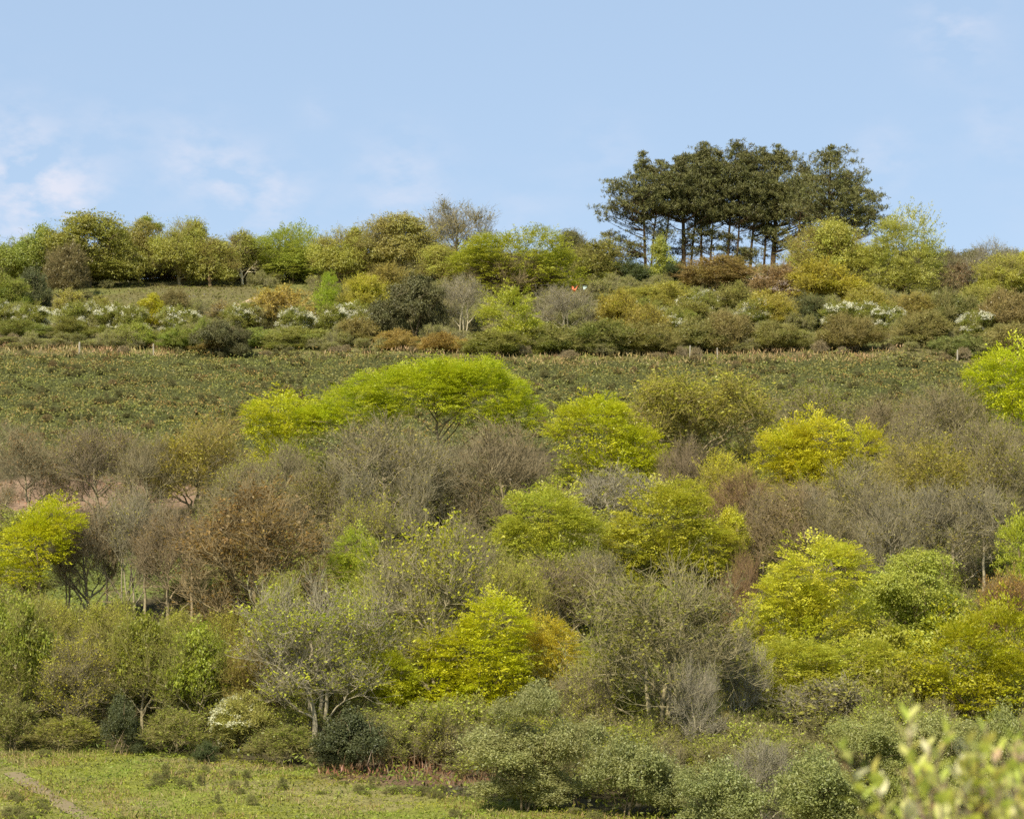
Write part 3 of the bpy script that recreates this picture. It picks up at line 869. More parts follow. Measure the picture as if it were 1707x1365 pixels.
# --- thickets nobody could count: saplings, brambles and tangled stems, scattered with geometry nodes
def fixed(m, col):
    """the same foliage or bark material with a colour of its own"""
    m = m.copy()
    for n in m.node_tree.nodes:
        if n.type == 'OBJECT_INFO':
            rgb = m.node_tree.nodes.new('ShaderNodeRGB'); rgb.outputs[0].default_value = (*col, 1)
            for l in list(n.outputs['Color'].links): m.node_tree.links.new(rgb.outputs[0], l.to_socket)
    return m
def thicket(name, label, n, ya, yb, mask, twig_col, leaf_col, hmin, hmax, leafset=1):
    src = []
    for k in range(2):
        trunk, tw, lv = bare_mesh('shrub', k + len(label) % 2)
        g_v, g_q, off, mi = [], [], 0, []
        me = bpy.data.meshes.new(name)
        for j, mm in enumerate((tw, lv[leafset])):
            v = np.empty(len(mm.vertices) * 3, np.float32); mm.vertices.foreach_get('co', v)
            q = np.empty(len(mm.loops), np.int32); mm.loops.foreach_get('vertex_index', q)
            g_v.append(v.reshape(-1, 3)); g_q.append(q.reshape(-1, 4) + off); off += len(mm.vertices); mi += [j] * (len(q) // 4)
        me = mesh_from(name, np.concatenate(g_v), np.concatenate(g_q), [fixed(M_TWIG, twig_col), fixed(M_LEAF, leaf_col)])
        me.polygons.foreach_set('material_index', np.array(mi, np.int32))
        src.append(bpy.data.objects.new(name + '_piece', me))
    x, y = spots(n, ya, yb)
    k = mask(x, y); x, y = x[k], y[k]
    z = ground(x, y) - .1
    me = bpy.data.meshes.new(name)
    me.vertices.add(len(x)); me.vertices.foreach_set('co', np.stack([x, y, z], 1).astype(np.float32).ravel()); me.update()
    o = setting(name, me, 'stuff', label)
    nt = bpy.data.node_groups.new(name, 'GeometryNodeTree')
    nt.interface.new_socket('Geometry', in_out='INPUT', socket_type='NodeSocketGeometry')
    nt.interface.new_socket('Geometry', in_out='OUTPUT', socket_type='NodeSocketGeometry')
    N, Lk = nt.nodes, nt.links
    gi, go = N.new('NodeGroupInput'), N.new('NodeGroupOutput')
    gt = N.new('GeometryNodeGeometryToInstance')
    for so in src:
        oi = N.new('GeometryNodeObjectInfo'); oi.inputs['Object'].default_value = so; oi.inputs['As Instance'].default_value = True
        Lk.new(oi.outputs['Geometry'], gt.inputs[0])
    ins = N.new('GeometryNodeInstanceOnPoints'); ins.inputs['Pick Instance'].default_value = True
    ji = N.new('GeometryNodeJoinGeometry')
    for so_l in list(gt.inputs[0].links): pass
    for nd in [n_ for n_ in N if n_.type == 'OBJECT_INFO']: Lk.new(nd.outputs['Geometry'], ji.inputs[0])
    N.remove(gt)
    Lk.new(gi.outputs[0], ins.inputs['Points']); Lk.new(ji.outputs[0], ins.inputs['Instance'])
    rv = N.new('FunctionNodeRandomValue'); rv.data_type = 'FLOAT_VECTOR'
    rv.inputs[0].default_value = (hmin / 4 * 1.0, hmin / 4 * 1.0, hmin / 4); rv.inputs[1].default_value = (hmax / 4 * 1.25, hmax / 4 * 1.25, hmax / 4)
    rr = N.new('FunctionNodeRandomValue'); rr.data_type = 'FLOAT_VECTOR'; rr.inputs[0].default_value = (0, 0, 0); rr.inputs[1].default_value = (0, 0, 6.28)
    Lk.new(rr.outputs[0], ins.inputs['Rotation']); Lk.new(rv.outputs[0], ins.inputs['Scale'])
    Lk.new(ins.outputs[0], go.inputs[0])
    md = o.modifiers.new('scatter', 'NODES'); md.node_group = nt
    return o
def keepout(x, y):
    px, pv = pixels(x, y, ground(x, y))
    return ~((px > 40) & (px < 330) & (pv > 745) & (pv < 1075)) & ~(glade(x, y) | brack(x, y))
thicket('undergrowth', 'tangle of green leafed saplings between the trees of the wood', 800, 168, 285, lambda x, y: (y > Y_MEADOW(x) + 6) & (y < Y_GORSE0(x) - 16) & keepout(x, y), (.25, .22, .09), (.42, .45, .045), 1.6, 4.2)
thicket('undergrowth', 'tangle of bare brown saplings between the trees of the wood', 600, 172, 290, lambda x, y: (y > Y_MEADOW(x) + 4) & (y < Y_GORSE0(x) - 12) & keepout(x, y), (.27, .225, .115), (.35, .33, .06), 1.5, 3.6, 1)
thicket('scrub', 'low olive scrub between the bushes of the upper slope', 1500, 334, 398, lambda x, y: (y > Y_GORSE1(x) + 2.5) & (nz_(x, y, 9, 51) > .30) & ~((x < -26) & (y > Y_BANK1(x) + 4) & (nz_(x, y, 6, 53) > .25)), (.32, .285, .14), (.39, .385, .08), .8, 2.4)
thicket('scrub', 'brown and rusty scrub along the fence bank', 340, 330, 372, lambda x, y: (np.abs(y - Y_GORSE1(x) - 5) < 5.5) & (nz_(x, y, 7, 52) > .45), (.33, .26, .15), (.33, .265, .10), .6, 1.6)
thicket('scrub', 'dark brown scrub at the foot of the ridge hedge', 620, 392, 407, lambda x, y: (x < 12) | (x > 40), (.23, .19, .11), (.25, .24, .06), 1.6, 4.2)
thicket('undergrowth', 'lime green young leaves of the low wood edge', 330, 172, 232, lambda x, y: (y > Y_MEADOW(x) + 9) & (y < 232) & (nz_(x, y, 8, 57) > .42) & keepout(x, y), (.24, .21, .08), (.42, .44, .03), 1.6, 3.8)
thicket('gorse', 'dark green gorse clumps standing out of the low thicket', 1300, 290, 350, lambda x, y: in_gorse(x, y) & (nz_(x, y, 4, 58) > .35), (.20, .175, .075), (.20, .20, .055), .35, .95)
thicket('gorse', 'rusty gorse clumps standing out of the low thicket', 520, 290, 350, lambda x, y: in_gorse(x, y) & (nz_(x, y, 4, 59) > .5), (.27, .20, .09), (.28, .20, .07), .35, .9)
thicket('bracken', 'fresh green bracken tufts dotted over the lower meadow', 900, 146, 198, lambda x, y: (y < Y_MEADOW(x) + 2) & ((nz_(x, y, 5, 66) > .5) | (y > Y_MEADOW(x) - 1.5)) & (np.min(np.hypot(x[:, None] - P_LOW[0][None, ::3], y[:, None] - P_LOW[1][None, ::3]), 1) > 1.2), (.22, .19, .08), (.27, .32, .045), .2, .75)
# ------------------------------------------------------------------ the plants of the photograph
LIME, YLIME, PALE, OLIVE = (.34, .40, .014), (.42, .41, .018), (.36, .40, .075), (.175, .175, .04)
MID, FRESH, DARKG, GREYG = (.15, .20, .04), (.25, .28, .05), (.036, .055, .03), (.085, .095, .055)
AMBER, RUST, MUST = (.165, .15, .06), (.26, .165, .07), (.33, .29, .014)
GB, BB, PB, DB = (.21, .175, .135), (.18, .13, .095), (.42, .37, .29), (.10, .08, .06)
T, S, H = 'tree', 'shrub', 'hawthorn'
RH = 'trees of the ridge hedge'
# --- along the ridge
plant('hedge_tree', T, 'olive green tree at the far left end of the ridge hedge', 40, 480, [(28, 425, 46, 50), (66, 405, 30, 36)], 'leafy', (.16, .18, .04), group=RH)
plant('hedge_tree', T, 'broad olive dome tree, widest of the left ridge hedge', 150, 478, [(150, 405, 66, 50), (110, 428, 40, 44), (195, 425, 42, 48)], 'leafy', (.175, .17, .04), group=RH)
plant('hedge_tree', T, 'olive brown tree with bright yellow green top right of the broad dome', 232, 472, [(230, 398, 40, 46), (246, 368, 20, 14)], 'leafy', (.165, .145, .045), group=RH, leaf2=(.30, .32, .03))
plant('hedge_tree', T, 'grey green twiggy hedge tree left of the low dull brown one', 300, 476, [(300, 415, 46, 52), (322, 390, 24, 32)], 'leafing', (0.176, 0.175, 0.050), group=RH, leafn=1.5, bark=GB)
plant('hedge_tree', T, 'low dull brown olive tree left of the white birch trunk', 352, 478, [(350, 435, 46, 44)], 'leafing', (0.167, 0.165, 0.050), group=RH, leafn=1.6, bark=BB)
plant('birch_tree', T, 'small birch with a white trunk in the ridge hedge', 404, 474, [(405, 415, 30, 36)], 'leafing', (.15, .15, .05), bark=(.72, .69, .62), group=RH, leafn=1.3, tr=.20, fork=.5)
plant('hedge_tree', T, 'bright green round tree with sky gaps in the ridge hedge', 490, 472, [(478, 408, 42, 28), (510, 412, 28, 28), (468, 432, 34, 28)], 'beech', (.17, .19, .035), group=RH)
plant('hedge_tree', T, 'brownish olive twiggy tree right of the bright green hedge tree', 568, 486, [(563, 428, 46, 52), (588, 398, 20, 26)], 'leafing', (0.186, 0.184, 0.050), group=RH, leafn=1.4, bark=BB)
plant('oak_tree', T, 'amber leafed oak left of the open branched ridge tree', 660, 484, [(668, 402, 56, 50), (622, 412, 34, 42)], 'leafing', AMBER, group=RH, leafn=1.5, bark=GB)
plant('oak_tree', T, 'open branched nearly bare tree tallest in the middle of the ridge', 757, 472, [(762, 372, 72, 42), (716, 368, 34, 34), (770, 420, 60, 40)], 'bare', AMBER, bark=(.24, .19, .14), group=RH, leafn=.5, leaf2=None)
plant('hedge_tree', T, 'low dark brown tree under the open branched ridge tree', 735, 488, [(735, 440, 50, 34)], 'leafing', (0.196, 0.194, 0.060), group=RH, leafn=1.4, bark=BB)
plant('beech_tree', T, 'yellow green domed beech on the ridge left of the pines', 872, 508, [(868, 430, 84, 36), (925, 458, 42, 38), (792, 436, 42, 24)], 'beech', (.25, .275, .025), group=RH)
plant('hedge_tree', T, 'thin grey green bare topped tree behind the domed beech', 952, 472, [(952, 412, 42, 30)], 'leafing', (0.098, 0.097, 0.060), group=RH, leafn=1.2, bark=GB)
plant('round_bush', S, 'round olive bush at the left foot of the pines', 1000, 480, [(1000, 442, 38, 34)], 'bush', (.15, .16, .04), size=1.3)
plant('holly_bush', S, 'dark evergreen bush in shade under the left pines', 1060, 481, [(1055, 455, 36, 26)], 'holly', (.05, .07, .025), size=1.4)
plant('holly_bush', S, 'small dark evergreen bush between pine trunk and brown bush', 1120, 482, [(1115, 458, 26, 22)], 'holly', (.045, .065, .025), size=1.4)
plant('hedge_tree', T, 'slim light olive tree standing before the leftmost pine trunks', 1103, 480, [(1100, 420, 18, 28), (1106, 445, 25, 28)], 'leafy', (.20, .21, .045))
# --- the pines
pine('pine with long limbs reaching out at the left end of the clump', 1076, 462, 258, [(1062, 322, 48, 36), (1022, 345, 34, 12), (1076, 282, 20, 24), (1035, 300, 26, 10), (1045, 360, 40, 12), (1030, 385, 30, 10), (1035, 412, 34, 16), (1060, 400, 20, 16)], 1.0)
pine('thin reddish pine second from the left of the clump', 1084, 460, 268, [(1098, 300, 34, 30), (1090, 335, 42, 24)], .7, 20, bark=(.22, .13, .09), dead=10)
pine('slender leaning pine behind the thick left trunk', 1104, 458, 264, [(1122, 300, 30, 26), (1120, 335, 36, 18)], .7, 22, dead=10)
pine('thick dark trunked pine standing left of centre of the clump', 1140, 460, 256, [(1150, 318, 48, 44), (1128, 350, 36, 20), (1155, 276, 26, 24), (1140, 388, 26, 7), (1165, 370, 30, 12)], 1.5)
pine('slim pine close beside the thick left trunk', 1150, 458, 250, [(1175, 290, 30, 34), (1180, 340, 36, 24)], .8, 24, dead=12)
pine('pine with a feathery top left of the highest pine', 1168, 458, 237, [(1178, 268, 34, 28), (1172, 310, 46, 32), (1180, 350, 44, 18)], .9, 8, dead=12)
pine('slender pine between feathery pine and highest pine', 1182, 457, 254, [(1205, 295, 34, 36), (1200, 345, 40, 22), (1195, 385, 22, 8)], .75, 18, dead=12)
pine('highest pine of the clump', 1212, 457, 231, [(1235, 262, 27, 30), (1232, 308, 42, 30), (1225, 350, 44, 20)], 1.0, 22, dead=12)
pine('slim pole pine right of the highest pine', 1228, 457, 258, [(1250, 300, 36, 34), (1245, 350, 40, 24), (1232, 395, 20, 8)], .75, 15, dead=12)
pine('pine just right of the slim pole pine in mid clump', 1250, 458, 246, [(1276, 272, 24, 26), (1270, 315, 44, 34), (1262, 360, 40, 18), (1240, 410, 18, 8)], .9, 22, dead=14)
pine('slim pine just left of the thick right trunk', 1272, 458, 250, [(1300, 278, 26, 32), (1296, 325, 44, 28)], .8, 24, dead=12)
pine('thickest straight trunked pine right of centre of the clump', 1288, 460, 243, [(1306, 268, 24, 24), (1310, 320, 48, 24), (1330, 352, 52, 16), (1316, 378, 44, 10), (1280, 345, 40, 16)], 1.7, 10, dead=10)
pine('pine filling the dip between thick right trunk and round topped pine', 1330, 462, 275, [(1345, 305, 34, 28), (1350, 345, 46, 22), (1335, 395, 36, 12)], .9, 10, dead=8)
pine('big round topped pine at the right of the clump', 1378, 470, 246, [(1388, 278, 52, 32), (1392, 318, 64, 34), (1428, 300, 30, 14), (1380, 355, 62, 22)], 1.3, 8)
pine('low spreading pine sloping down at the right end of the clump', 1420, 472, 310, [(1432, 338, 38, 26), (1456, 358, 30, 20), (1420, 365, 40, 20), (1476, 368, 14, 7)], .9, 10)
# --- right of the pines
plant('hedge_tree', T, 'olive brown dome tree under the right end of the pines', 1390, 498, [(1395, 425, 72, 60), (1348, 448, 46, 44)], 'leafing', (0.206, 0.204, 0.060), leafn=1.9, bark=BB, group=RH)
plant('hedge_tree', T, 'big fresh green tree at the right shoulder of the ridge', 1510, 502, [(1508, 425, 62, 58), (1475, 455, 42, 42), (1545, 452, 34, 44)], 'beech', (.20, .205, .05), group=RH)
plant('thorn_shrub', S, 'low pinkish brown bare shrub right of the big fresh green tree', 1600, 502, [(1602, 470, 34, 30)], 'bare', (.22, .15, .08), bark=(.24, .17, .13), leafn=.7)
plant('ash_tree', T, 'bare ash tree against the sky near the right edge', 1655, 508, [(1660, 432, 44, 37)], 'bare', bark=(.25, .23, .22), group=RH, twig=.7)
plant('hedge_tree', T, 'olive twiggy tree under the bare ash at right edge', 1672, 516, [(1668, 472, 48, 38), (1705, 455, 28, 38)], 'leafing', (0.216, 0.213, 0.055), leafn=1.5, bark=GB)
plant('brown_bush', S, 'rounded amber brown bush in front of the pine trunks', 1195, 488, [(1198, 458, 56, 28), (1150, 468, 26, 18)], 'leafing', (.20, .155, .06), leafn=2.2, bark=BB, twig=1.2)
plant('blackthorn_bush', S, 'pinkish white blossoming blackthorn below the thick right pine', 1300, 508, [(1300, 478, 50, 28), (1335, 490, 32, 20)], 'bush', (.20, .15, .10), bloom=(.66, .55, .46), bloom_n=1.6, dens=.7, size=1.2)
plant('yellow_bush', S, 'yellow green bush right of the blossoming blackthorn', 1380, 514, [(1365, 470, 46, 28), (1405, 488, 36, 26)], 'bush', (.26, .25, .035), size=1.3)
# --- scrub of the upper slope, left
plant('holly_bush', S, 'dark grey green holly at the left end of the upper slope', 60, 513, [(57, 476, 30, 34)], 'holly', (.075, .09, .05), size=1.35)
plant('thorn_shrub', S, 'rounded grey brown shrub beside the left holly', 115, 496, [(112, 455, 31, 40)], 'bush', (.125, .115, .07), size=1.3)
plant('green_bush', S, 'small green bush at left edge below the ridge hedge', 14, 522, [(12, 494, 30, 26)], 'bush', (.15, .19, .04), size=1.2)
plant('young_tree', T, 'pale yellow green sapling in front of the left holly', 113, 532, [(114, 506, 24, 22)], 'leafing', (.28, .27, .06), leafn=1.5, bark=PB)
plant('young_tree', T, 'little olive sapling between two hawthorns on the left slope', 168, 538, [(168, 516, 19, 20)], 'leafing', (.24, .24, .05), leafn=1.4, bark=GB)
plant('young_tree', T, 'bright yellow sapling standing alone on the left slope', 254, 552, [(252, 504, 21, 16), (262, 522, 16, 18)], 'leafy', (.40, .38, .02), bark=PB, size=.8)
plant('thorn_shrub', S, 'dull brown shrub right of the bright yellow sapling', 290, 530, [(289, 508, 24, 20)], 'bush', (.13, .12, .06), size=1.2)
plant('straw_shrub', S, 'straw coloured twiggy shrub on the left upper slope', 470, 552, [(476, 512, 46, 32)], 'leafing', (.31, .25, .07), leafn=.9, bark=(.36, .28, .16))
plant('straw_shrub', S, 'pale dry shrub just below the upper dirt path', 375, 545, [(372, 522, 26, 18)], 'leafing', (.26, .21, .09), leafn=.8, bark=(.33, .26, .17))
plant('young_tree', T, 'slim lime green tree below the brownish hedge tree', 546, 532, [(548, 480, 15, 20), (542, 504, 20, 22)], 'beech', (.25, .32, .03), size=.8)
plant('yellow_bush', S, 'yellow green bush left of the big grey evergreen', 608, 527, [(604, 490, 36, 26)], 'bush', (.27, .28, .03), size=1.3)
plant('green_bush', S, 'olive bush below the amber leafed oak', 668, 500, [(650, 470, 36, 24)], 'bush', (.19, .175, .05), size=1.4)
plant('evergreen_oak', T, 'large dark grey green evergreen in the middle of the bank', 690, 568, [(690, 502, 52, 42), (645, 528, 44, 32), (718, 525, 30, 36)], 'holly', (.095, .10, .06), size=1.3)
plant('thorn_shrub', S, 'dense dark grey brown dome below the yellow green ridge beech', 850, 508, [(846, 465, 64, 28), (897, 468, 34, 24)], 'bush', (.125, .11, .08), size=1.2)
plant('bare_tree', T, 'bare tree with pale twisted trunks beside the big grey evergreen', 774, 565, [(770, 500, 38, 46)], 'bare', bark=(.40, .35, .28), stems=5, twig=.7)
plant('young_tree', T, 'lime green tree on the bank between the two bare trees', 856, 584, [(848, 525, 40, 38), (872, 556, 34, 28)], 'beech', (.28, .31, .03), bark=PB, dens=.7, size=.85)
plant('bare_tree', T, 'pale grey bare tree with orange scrap in its top', 935, 568, [(925, 515, 36, 42), (965, 505, 32, 34)], 'bare', bark=(.36, .31, .24), stems=5, twig=.8)
plant('bare_tree', T, 'low bare shrub with pale slanting stems right of the pale grey tree', 990, 562, [(995, 545, 26, 18)], 'bare', bark=(.46, .41, .32), stems=5, twig=.4)
plant('green_bush', S, 'yellow olive bush right of the pale grey bare tree', 1035, 565, [(1032, 528, 36, 34)], 'bush', (.23, .215, .04), size=1.2)
plant('green_bush', S, 'amber green bush on the bank below the left pines', 1075, 575, [(1078, 545, 36, 28)], 'bush', (.21, .195, .05), size=1.2)
plant('green_bush', S, 'wide low yellow green thicket right below the pines', 1110, 522, [(1100, 497, 66, 20), (1060, 508, 40, 16)], 'bush', (.23, .24, .045), size=1.3)
plant('bramble_bush', S, 'dark green bramble mound under the pale grey bare tree', 925, 598, [(915, 574, 48, 24)], 'bush', (.13, .15, .04), size=1.2)
plant('bramble_bush', S, 'dark green bramble mound below the amber green bush', 1002, 600, [(1000, 572, 48, 28)], 'bush', (.12, .145, .04), size=1.2)
plant('bramble_bush', S, 'olive bramble mound left of the pale fence post', 1085, 600, [(1082, 574, 42, 26)], 'bush', (.14, .145, .045), size=1.2)
plant('bramble_bush', S, 'low green bramble below the lime green bank tree', 825, 600, [(820, 580, 46, 20)], 'bush', (.15, .17, .04), size=1.2)
plant('bramble_bush', S, 'bright green bramble patch right of the left fence posts', 290, 592, [(300, 572, 36, 18), (340, 560, 14, 18)], 'bush', (.16, .21, .045), size=1.2)
plant('bramble_bush', S, 'bright green bramble patch between the two left fence posts', 226, 588, [(224, 566, 30, 18)], 'bush', (.19, .24, .045), size=1.2)
plant('bramble_bush', S, 'green bramble patch at left edge above the pale dead grass', 35, 572, [(34, 556, 44, 15)], 'bush', (.15, .18, .045), size=1.2)
plant('bramble_bush', S, 'low green bramble above the left fence post', 118, 572, [(118, 554, 32, 16)], 'bush', (.15, .165, .045), size=1.2)
plant('holly_bush', S, 'dark grey green bush alone on the left bank above the gorse', 365, 594, [(356, 562, 40, 28), (394, 566, 28, 22)], 'holly', (.09, .095, .055), size=1.3)
plant('gorse_bush', S, 'brown gorse under the dark grey left bank bush', 350, 598, [(352, 584, 30, 12)], 'bush', (0.205, 0.176, 0.073), size=1.1)
plant('gorse_bush', S, 'brown gorse left of the big grey evergreen', 600, 582, [(598, 560, 28, 22)], 'bush', (0.183, 0.170, 0.073), size=1.2)
plant('gorse_bush', S, 'rusty gorse at the foot of the big grey evergreen', 662, 592, [(660, 574, 32, 16)], 'bush', (0.237, 0.190, 0.067), size=1.2)
plant('gorse_bush', S, 'rusty gorse below the pale twisted bare tree', 738, 596, [(735, 578, 36, 16)], 'bush', (0.248, 0.190, 0.067), size=1.2)
plant('gorse_bush', S, 'olive gorse mound left of the rusty gorse in mid bank', 500, 590, [(498, 572, 48, 18)], 'bush', (0.183, 0.210, 0.061), size=1.2)
plant('gorse_bush', S, 'low olive gorse mound between left bank bush and brown gorse', 440, 588, [(436, 572, 32, 16)], 'bush', (0.162, 0.217, 0.055), size=1.2)
# --- scrub of the bank, right
plant('gorse_bush', S, 'brown gorse right of the pale fence post', 1165, 596, [(1168, 566, 34, 26)], 'bush', (0.151, 0.163, 0.061), size=1.2)
plant('gorse_bush', S, 'dark brown gorse below the brown ridge bush', 1215, 594, [(1215, 556, 38, 28)], 'bush', (0.172, 0.156, 0.079), size=1.2)
plant('gorse_bush', S, 'brown olive gorse in the middle of the right bank', 1295, 594, [(1298, 568, 46, 24)], 'bush', (0.168, 0.176, 0.067), size=1.2)
plant('gorse_bush', S, 'largest dark brown gorse on the right bank', 1415, 594, [(1415, 562, 50, 30)], 'bush', (0.162, 0.150, 0.067), size=1.2)
plant('gorse_bush', S, 'brown gorse right of the dry grass on the right bank', 1545, 588, [(1540, 556, 40, 26)], 'bush', (0.162, 0.163, 0.067), size=1.2)
plant('gorse_bush', S, 'dark olive gorse by the small right fence post', 1605, 606, [(1608, 586, 44, 18)], 'bush', (0.129, 0.163, 0.061), size=1.2)
plant('gorse_bush', S, 'brown gorse at the right edge above the lime beech', 1685, 606, [(1685, 576, 44, 26)], 'bush', (0.172, 0.170, 0.073), size=1.2)
plant('green_bush', S, 'small round grey green bush on the right bank', 1350, 545, [(1350, 517, 28, 20)], 'bush', (.085, .105, .055), size=1.2)
plant('green_bush', S, 'pale grey green bush below the amber brown ridge bush', 1235, 526, [(1228, 500, 44, 22)], 'bush', (.20, .21, .085), size=1.2)
plant('green_bush', S, 'yellow olive bush below the pinkish blackthorn', 1285, 545, [(1285, 512, 36, 20)], 'bush', (.24, .23, .04), size=1.2)
plant('green_bush', S, 'light olive bush between yellow bush and the right hawthorns', 1450, 540, [(1445, 510, 34, 24)], 'bush', (.22, .22, .05), size=1.2)
plant('green_bush', S, 'olive brown bush below the big fresh green ridge tree', 1522, 548, [(1520, 522, 40, 26)], 'bush', (.19, .175, .055), size=1.2)
plant('green_bush', S, 'grey green bush on the bank left of the brownish right bush', 1592, 552, [(1590, 520, 38, 28)], 'bush', (.13, .145, .06), size=1.2)
plant('green_bush', S, 'brownish pink bush at the right edge of the bank', 1672, 562, [(1675, 526, 40, 34)], 'bush', (.19, .165, .09), size=1.2)
plant('green_bush', S, 'light green bush under the twiggy right edge tree', 1625, 530, [(1628, 502, 34, 22)], 'bush', (.20, .22, .05), size=1.2)
plant('green_bush', S, 'olive green bush below the wide low thicket', 1150, 552, [(1148, 528, 36, 22)], 'bush', (.17, .18, .05), size=1.2)
WH = (.74, .71, .53)
HW = 'white hawthorns along the bank'
for (x, vb, r, bn, lab) in ((6, 552, 24, 1.0, 'white hawthorn at the left edge of the bank'), (50, 554, 26, 1.4, 'white hawthorn second from the left edge, above pale grass'),
        (126, 553, 24, .7, 'thinly flowering hawthorn below the pale sapling'), (153, 551, 19, 1.2, 'small white hawthorn below the olive sapling'),
        (190, 556, 23, 1.6, 'bright white hawthorn left of the yellow sapling'), (220, 558, 22, .9, 'faint white hawthorn just left of the yellow sapling trunk'),
        (297, 560, 29, 1.6, 'full white hawthorn right of the yellow sapling'), (402, 552, 27, 1.2, 'white topped hawthorn below the upper dirt path'),
        (492, 560, 24, 1.5, 'white hawthorn under the straw coloured shrub'), (552, 556, 24, 1.1, 'white hawthorn below the slim lime green tree'),
        (594, 553, 27, 1.3, 'cream hawthorn at the left side of the big grey evergreen'),
        (1080, 548, 28, .7, 'thinly flowering hawthorn below the left pines'), (1130, 562, 24, 1.0, 'white hawthorn above the pale fence post'),
        (1165, 532, 30, 1.0, 'cream hawthorn below the wide low thicket'), (1258, 546, 28, 1.2, 'white hawthorn left of the small round grey bush'),
        (1392, 552, 26, 1.5, 'white hawthorn right of the small round grey bush'), (1432, 552, 25, 1.2, 'white hawthorn above the largest brown gorse'),
        (1478, 556, 24, 1.0, 'white hawthorn left of the olive brown right bush'), (1632, 566, 24, .9, 'lone white hawthorn near the right edge of the bank')):
    plant('hawthorn_bush', H, lab, x, vb, [(x, vb - 25, r, 19)], 'bush', (.16, .19, .045), bloom=WH, bloom_n=bn, group=HW, size=1.15)
# --- the wood, top edge
plant('beech_tree', T, 'vivid lime beech cut by the right edge above the wood', 1680, 800, [(1685, 640, 58, 52), (1640, 622, 30, 20), (1730, 650, 50, 55)], 'beech', LIME)
plant('bare_tree', T, 'bare brown tree left of the vivid lime right edge beech', 1585, 805, [(1580, 690, 70, 64)], 'bare', bark=GB)
plant('bare_tree', T, 'bare brown tree at the top of the wood left of another bare one', 1480, 800, [(1480, 700, 66, 52)], 'bare', bark=(.22, .17, .13))
plant('bare_tree', T, 'bare grey tree under the vivid lime right edge beech', 1655, 860, [(1655, 740, 58, 56)], 'leafing', (.22, .22, .05), bark=GB, leafn=.5)
plant('leafing_tree', T, 'olive twiggy tree right of the tall half leafed tree', 1355, 800, [(1360, 690, 78, 55)], 'leafing', (.21, .22, .035), bark=GB, leafn=.8)
plant('leafing_tree', T, 'tall half leafed green brown tree at the top of the wood', 1160, 840, [(1150, 705, 100, 78), (1228, 690, 52, 84), (1085, 725, 52, 60)], 'leafing', (.26, .26, .04), bark=(.18, .15, .115), leafn=1.1)
plant('beech_tree', T, 'broad lime beech crown, widest of all, below the gorse', 720, 865, [(690, 655, 105, 40), (800, 658, 82, 50), (600, 682, 74, 30), (858, 690, 46, 30), (745, 636, 85, 34), (535, 702, 45, 24)], 'beech', (.305, .355, .014), skirt=False)
plant('beech_tree', T, 'small yellow lime beech left of the broad beech crown', 475, 850, [(472, 692, 56, 34), (442, 712, 32, 25), (500, 705, 36, 24)], 'beech', (.35, .38, .016))
plant('beech_tree', T, 'lime beech with a trailing right side right of the broad beech', 1010, 865, [(985, 715, 62, 44), (1062, 752, 46, 34), (1000, 690, 44, 26), (1095, 775, 22, 18)], 'beech', (.33, .36, .015))
plant('beech_tree', T, 'yellow lime beech with three rounded tops on the right of the wood', 1370, 905, [(1312, 758, 56, 44), (1368, 738, 58, 42), (1442, 748, 36, 36), (1340, 780, 46, 24)], 'beech', (.37, .37, .022))
plant('leafing_tree', T, 'sparse yellow tree left of the three topped yellow beech', 1205, 905, [(1205, 775, 50, 28)], 'leafing', (.38, .37, .03), bark=GB, leafn=1.0)
# --- the wood, bare middle
plant('bare_tree', T, 'bare tree at left edge before the pinkish bracken bank', 45, 885, [(45, 775, 66, 75)], 'bare', (.30, .20, .10), bark=(.25, .19, .145), leafn=.25)
plant('bare_tree', T, 'dark limbed bare tree before the pinkish bracken bank', 160, 890, [(165, 770, 78, 74)], 'bare', bark=(.19, .16, .135))
plant('leafing_tree', T, 'olive amber tree just left of the small yellow lime beech', 325, 885, [(330, 765, 94, 74)], 'leafing', (.25, .22, .035), bark=GB, leafn=1.0)
plant('leafing_tree', T, 'sparse green tree under the small yellow lime beech', 485, 915, [(470, 790, 60, 55)], 'leafing', (.22, .24, .04), bark=GB, leafn=.5)
plant('bare_tree', T, 'bare brown tree with upswept limbs under the broad beech crown', 640, 960, [(645, 785, 98, 105)], 'bare', bark=(.23, .185, .15), up=.6)
plant('bare_tree', T, 'dark bare dome under the right end of the broad beech', 825, 940, [(828, 775, 96, 76)], 'bare', (.20, .15, .07), bark=(.20, .165, .13), leafn=.3)
plant('bare_tree', T, 'gnarled bare tree with pale limbs under the trailing lime beech', 1035, 925, [(1025, 822, 82, 50)], 'bare', bark=(.34, .30, .25), twig=.8)
plant('bare_tree', T, 'bare brown tree behind the orange brown tree', 545, 960, [(540, 850, 62, 84)], 'bare', (.28, .27, .05), bark=(.21, .17, .13), leafn=.7)
plant('bare_tree', T, 'dark bare tree between trailing lime beech and sparse yellow tree', 1140, 890, [(1145, 772, 46, 50)], 'bare', bark=(.17, .145, .12))
plant('bare_tree', T, 'reddish brown bare tree below the three topped yellow beech', 1310, 1000, [(1315, 865, 92, 72)], 'bare', (.27, .22, .07), bark=(.22, .16, .12), leafn=.5)
plant('bare_tree', T, 'grey bare tree right of the reddish brown bare tree', 1440, 965, [(1440, 840, 80, 78)], 'bare', bark=(.22, .18, .145))
plant('leafing_tree', T, 'olive yellow twiggy tree below the bare trees at top right', 1545, 930, [(1548, 780, 86, 62)], 'leafing', (.27, .25, .035), bark=GB, leafn=.9)
plant('leafing_tree', T, 'olive twiggy tree at the right edge above the grey bare thicket', 1670, 950, [(1668, 790, 62, 72)], 'leafing', (.22, .21, .04), bark=GB, leafn=.8)
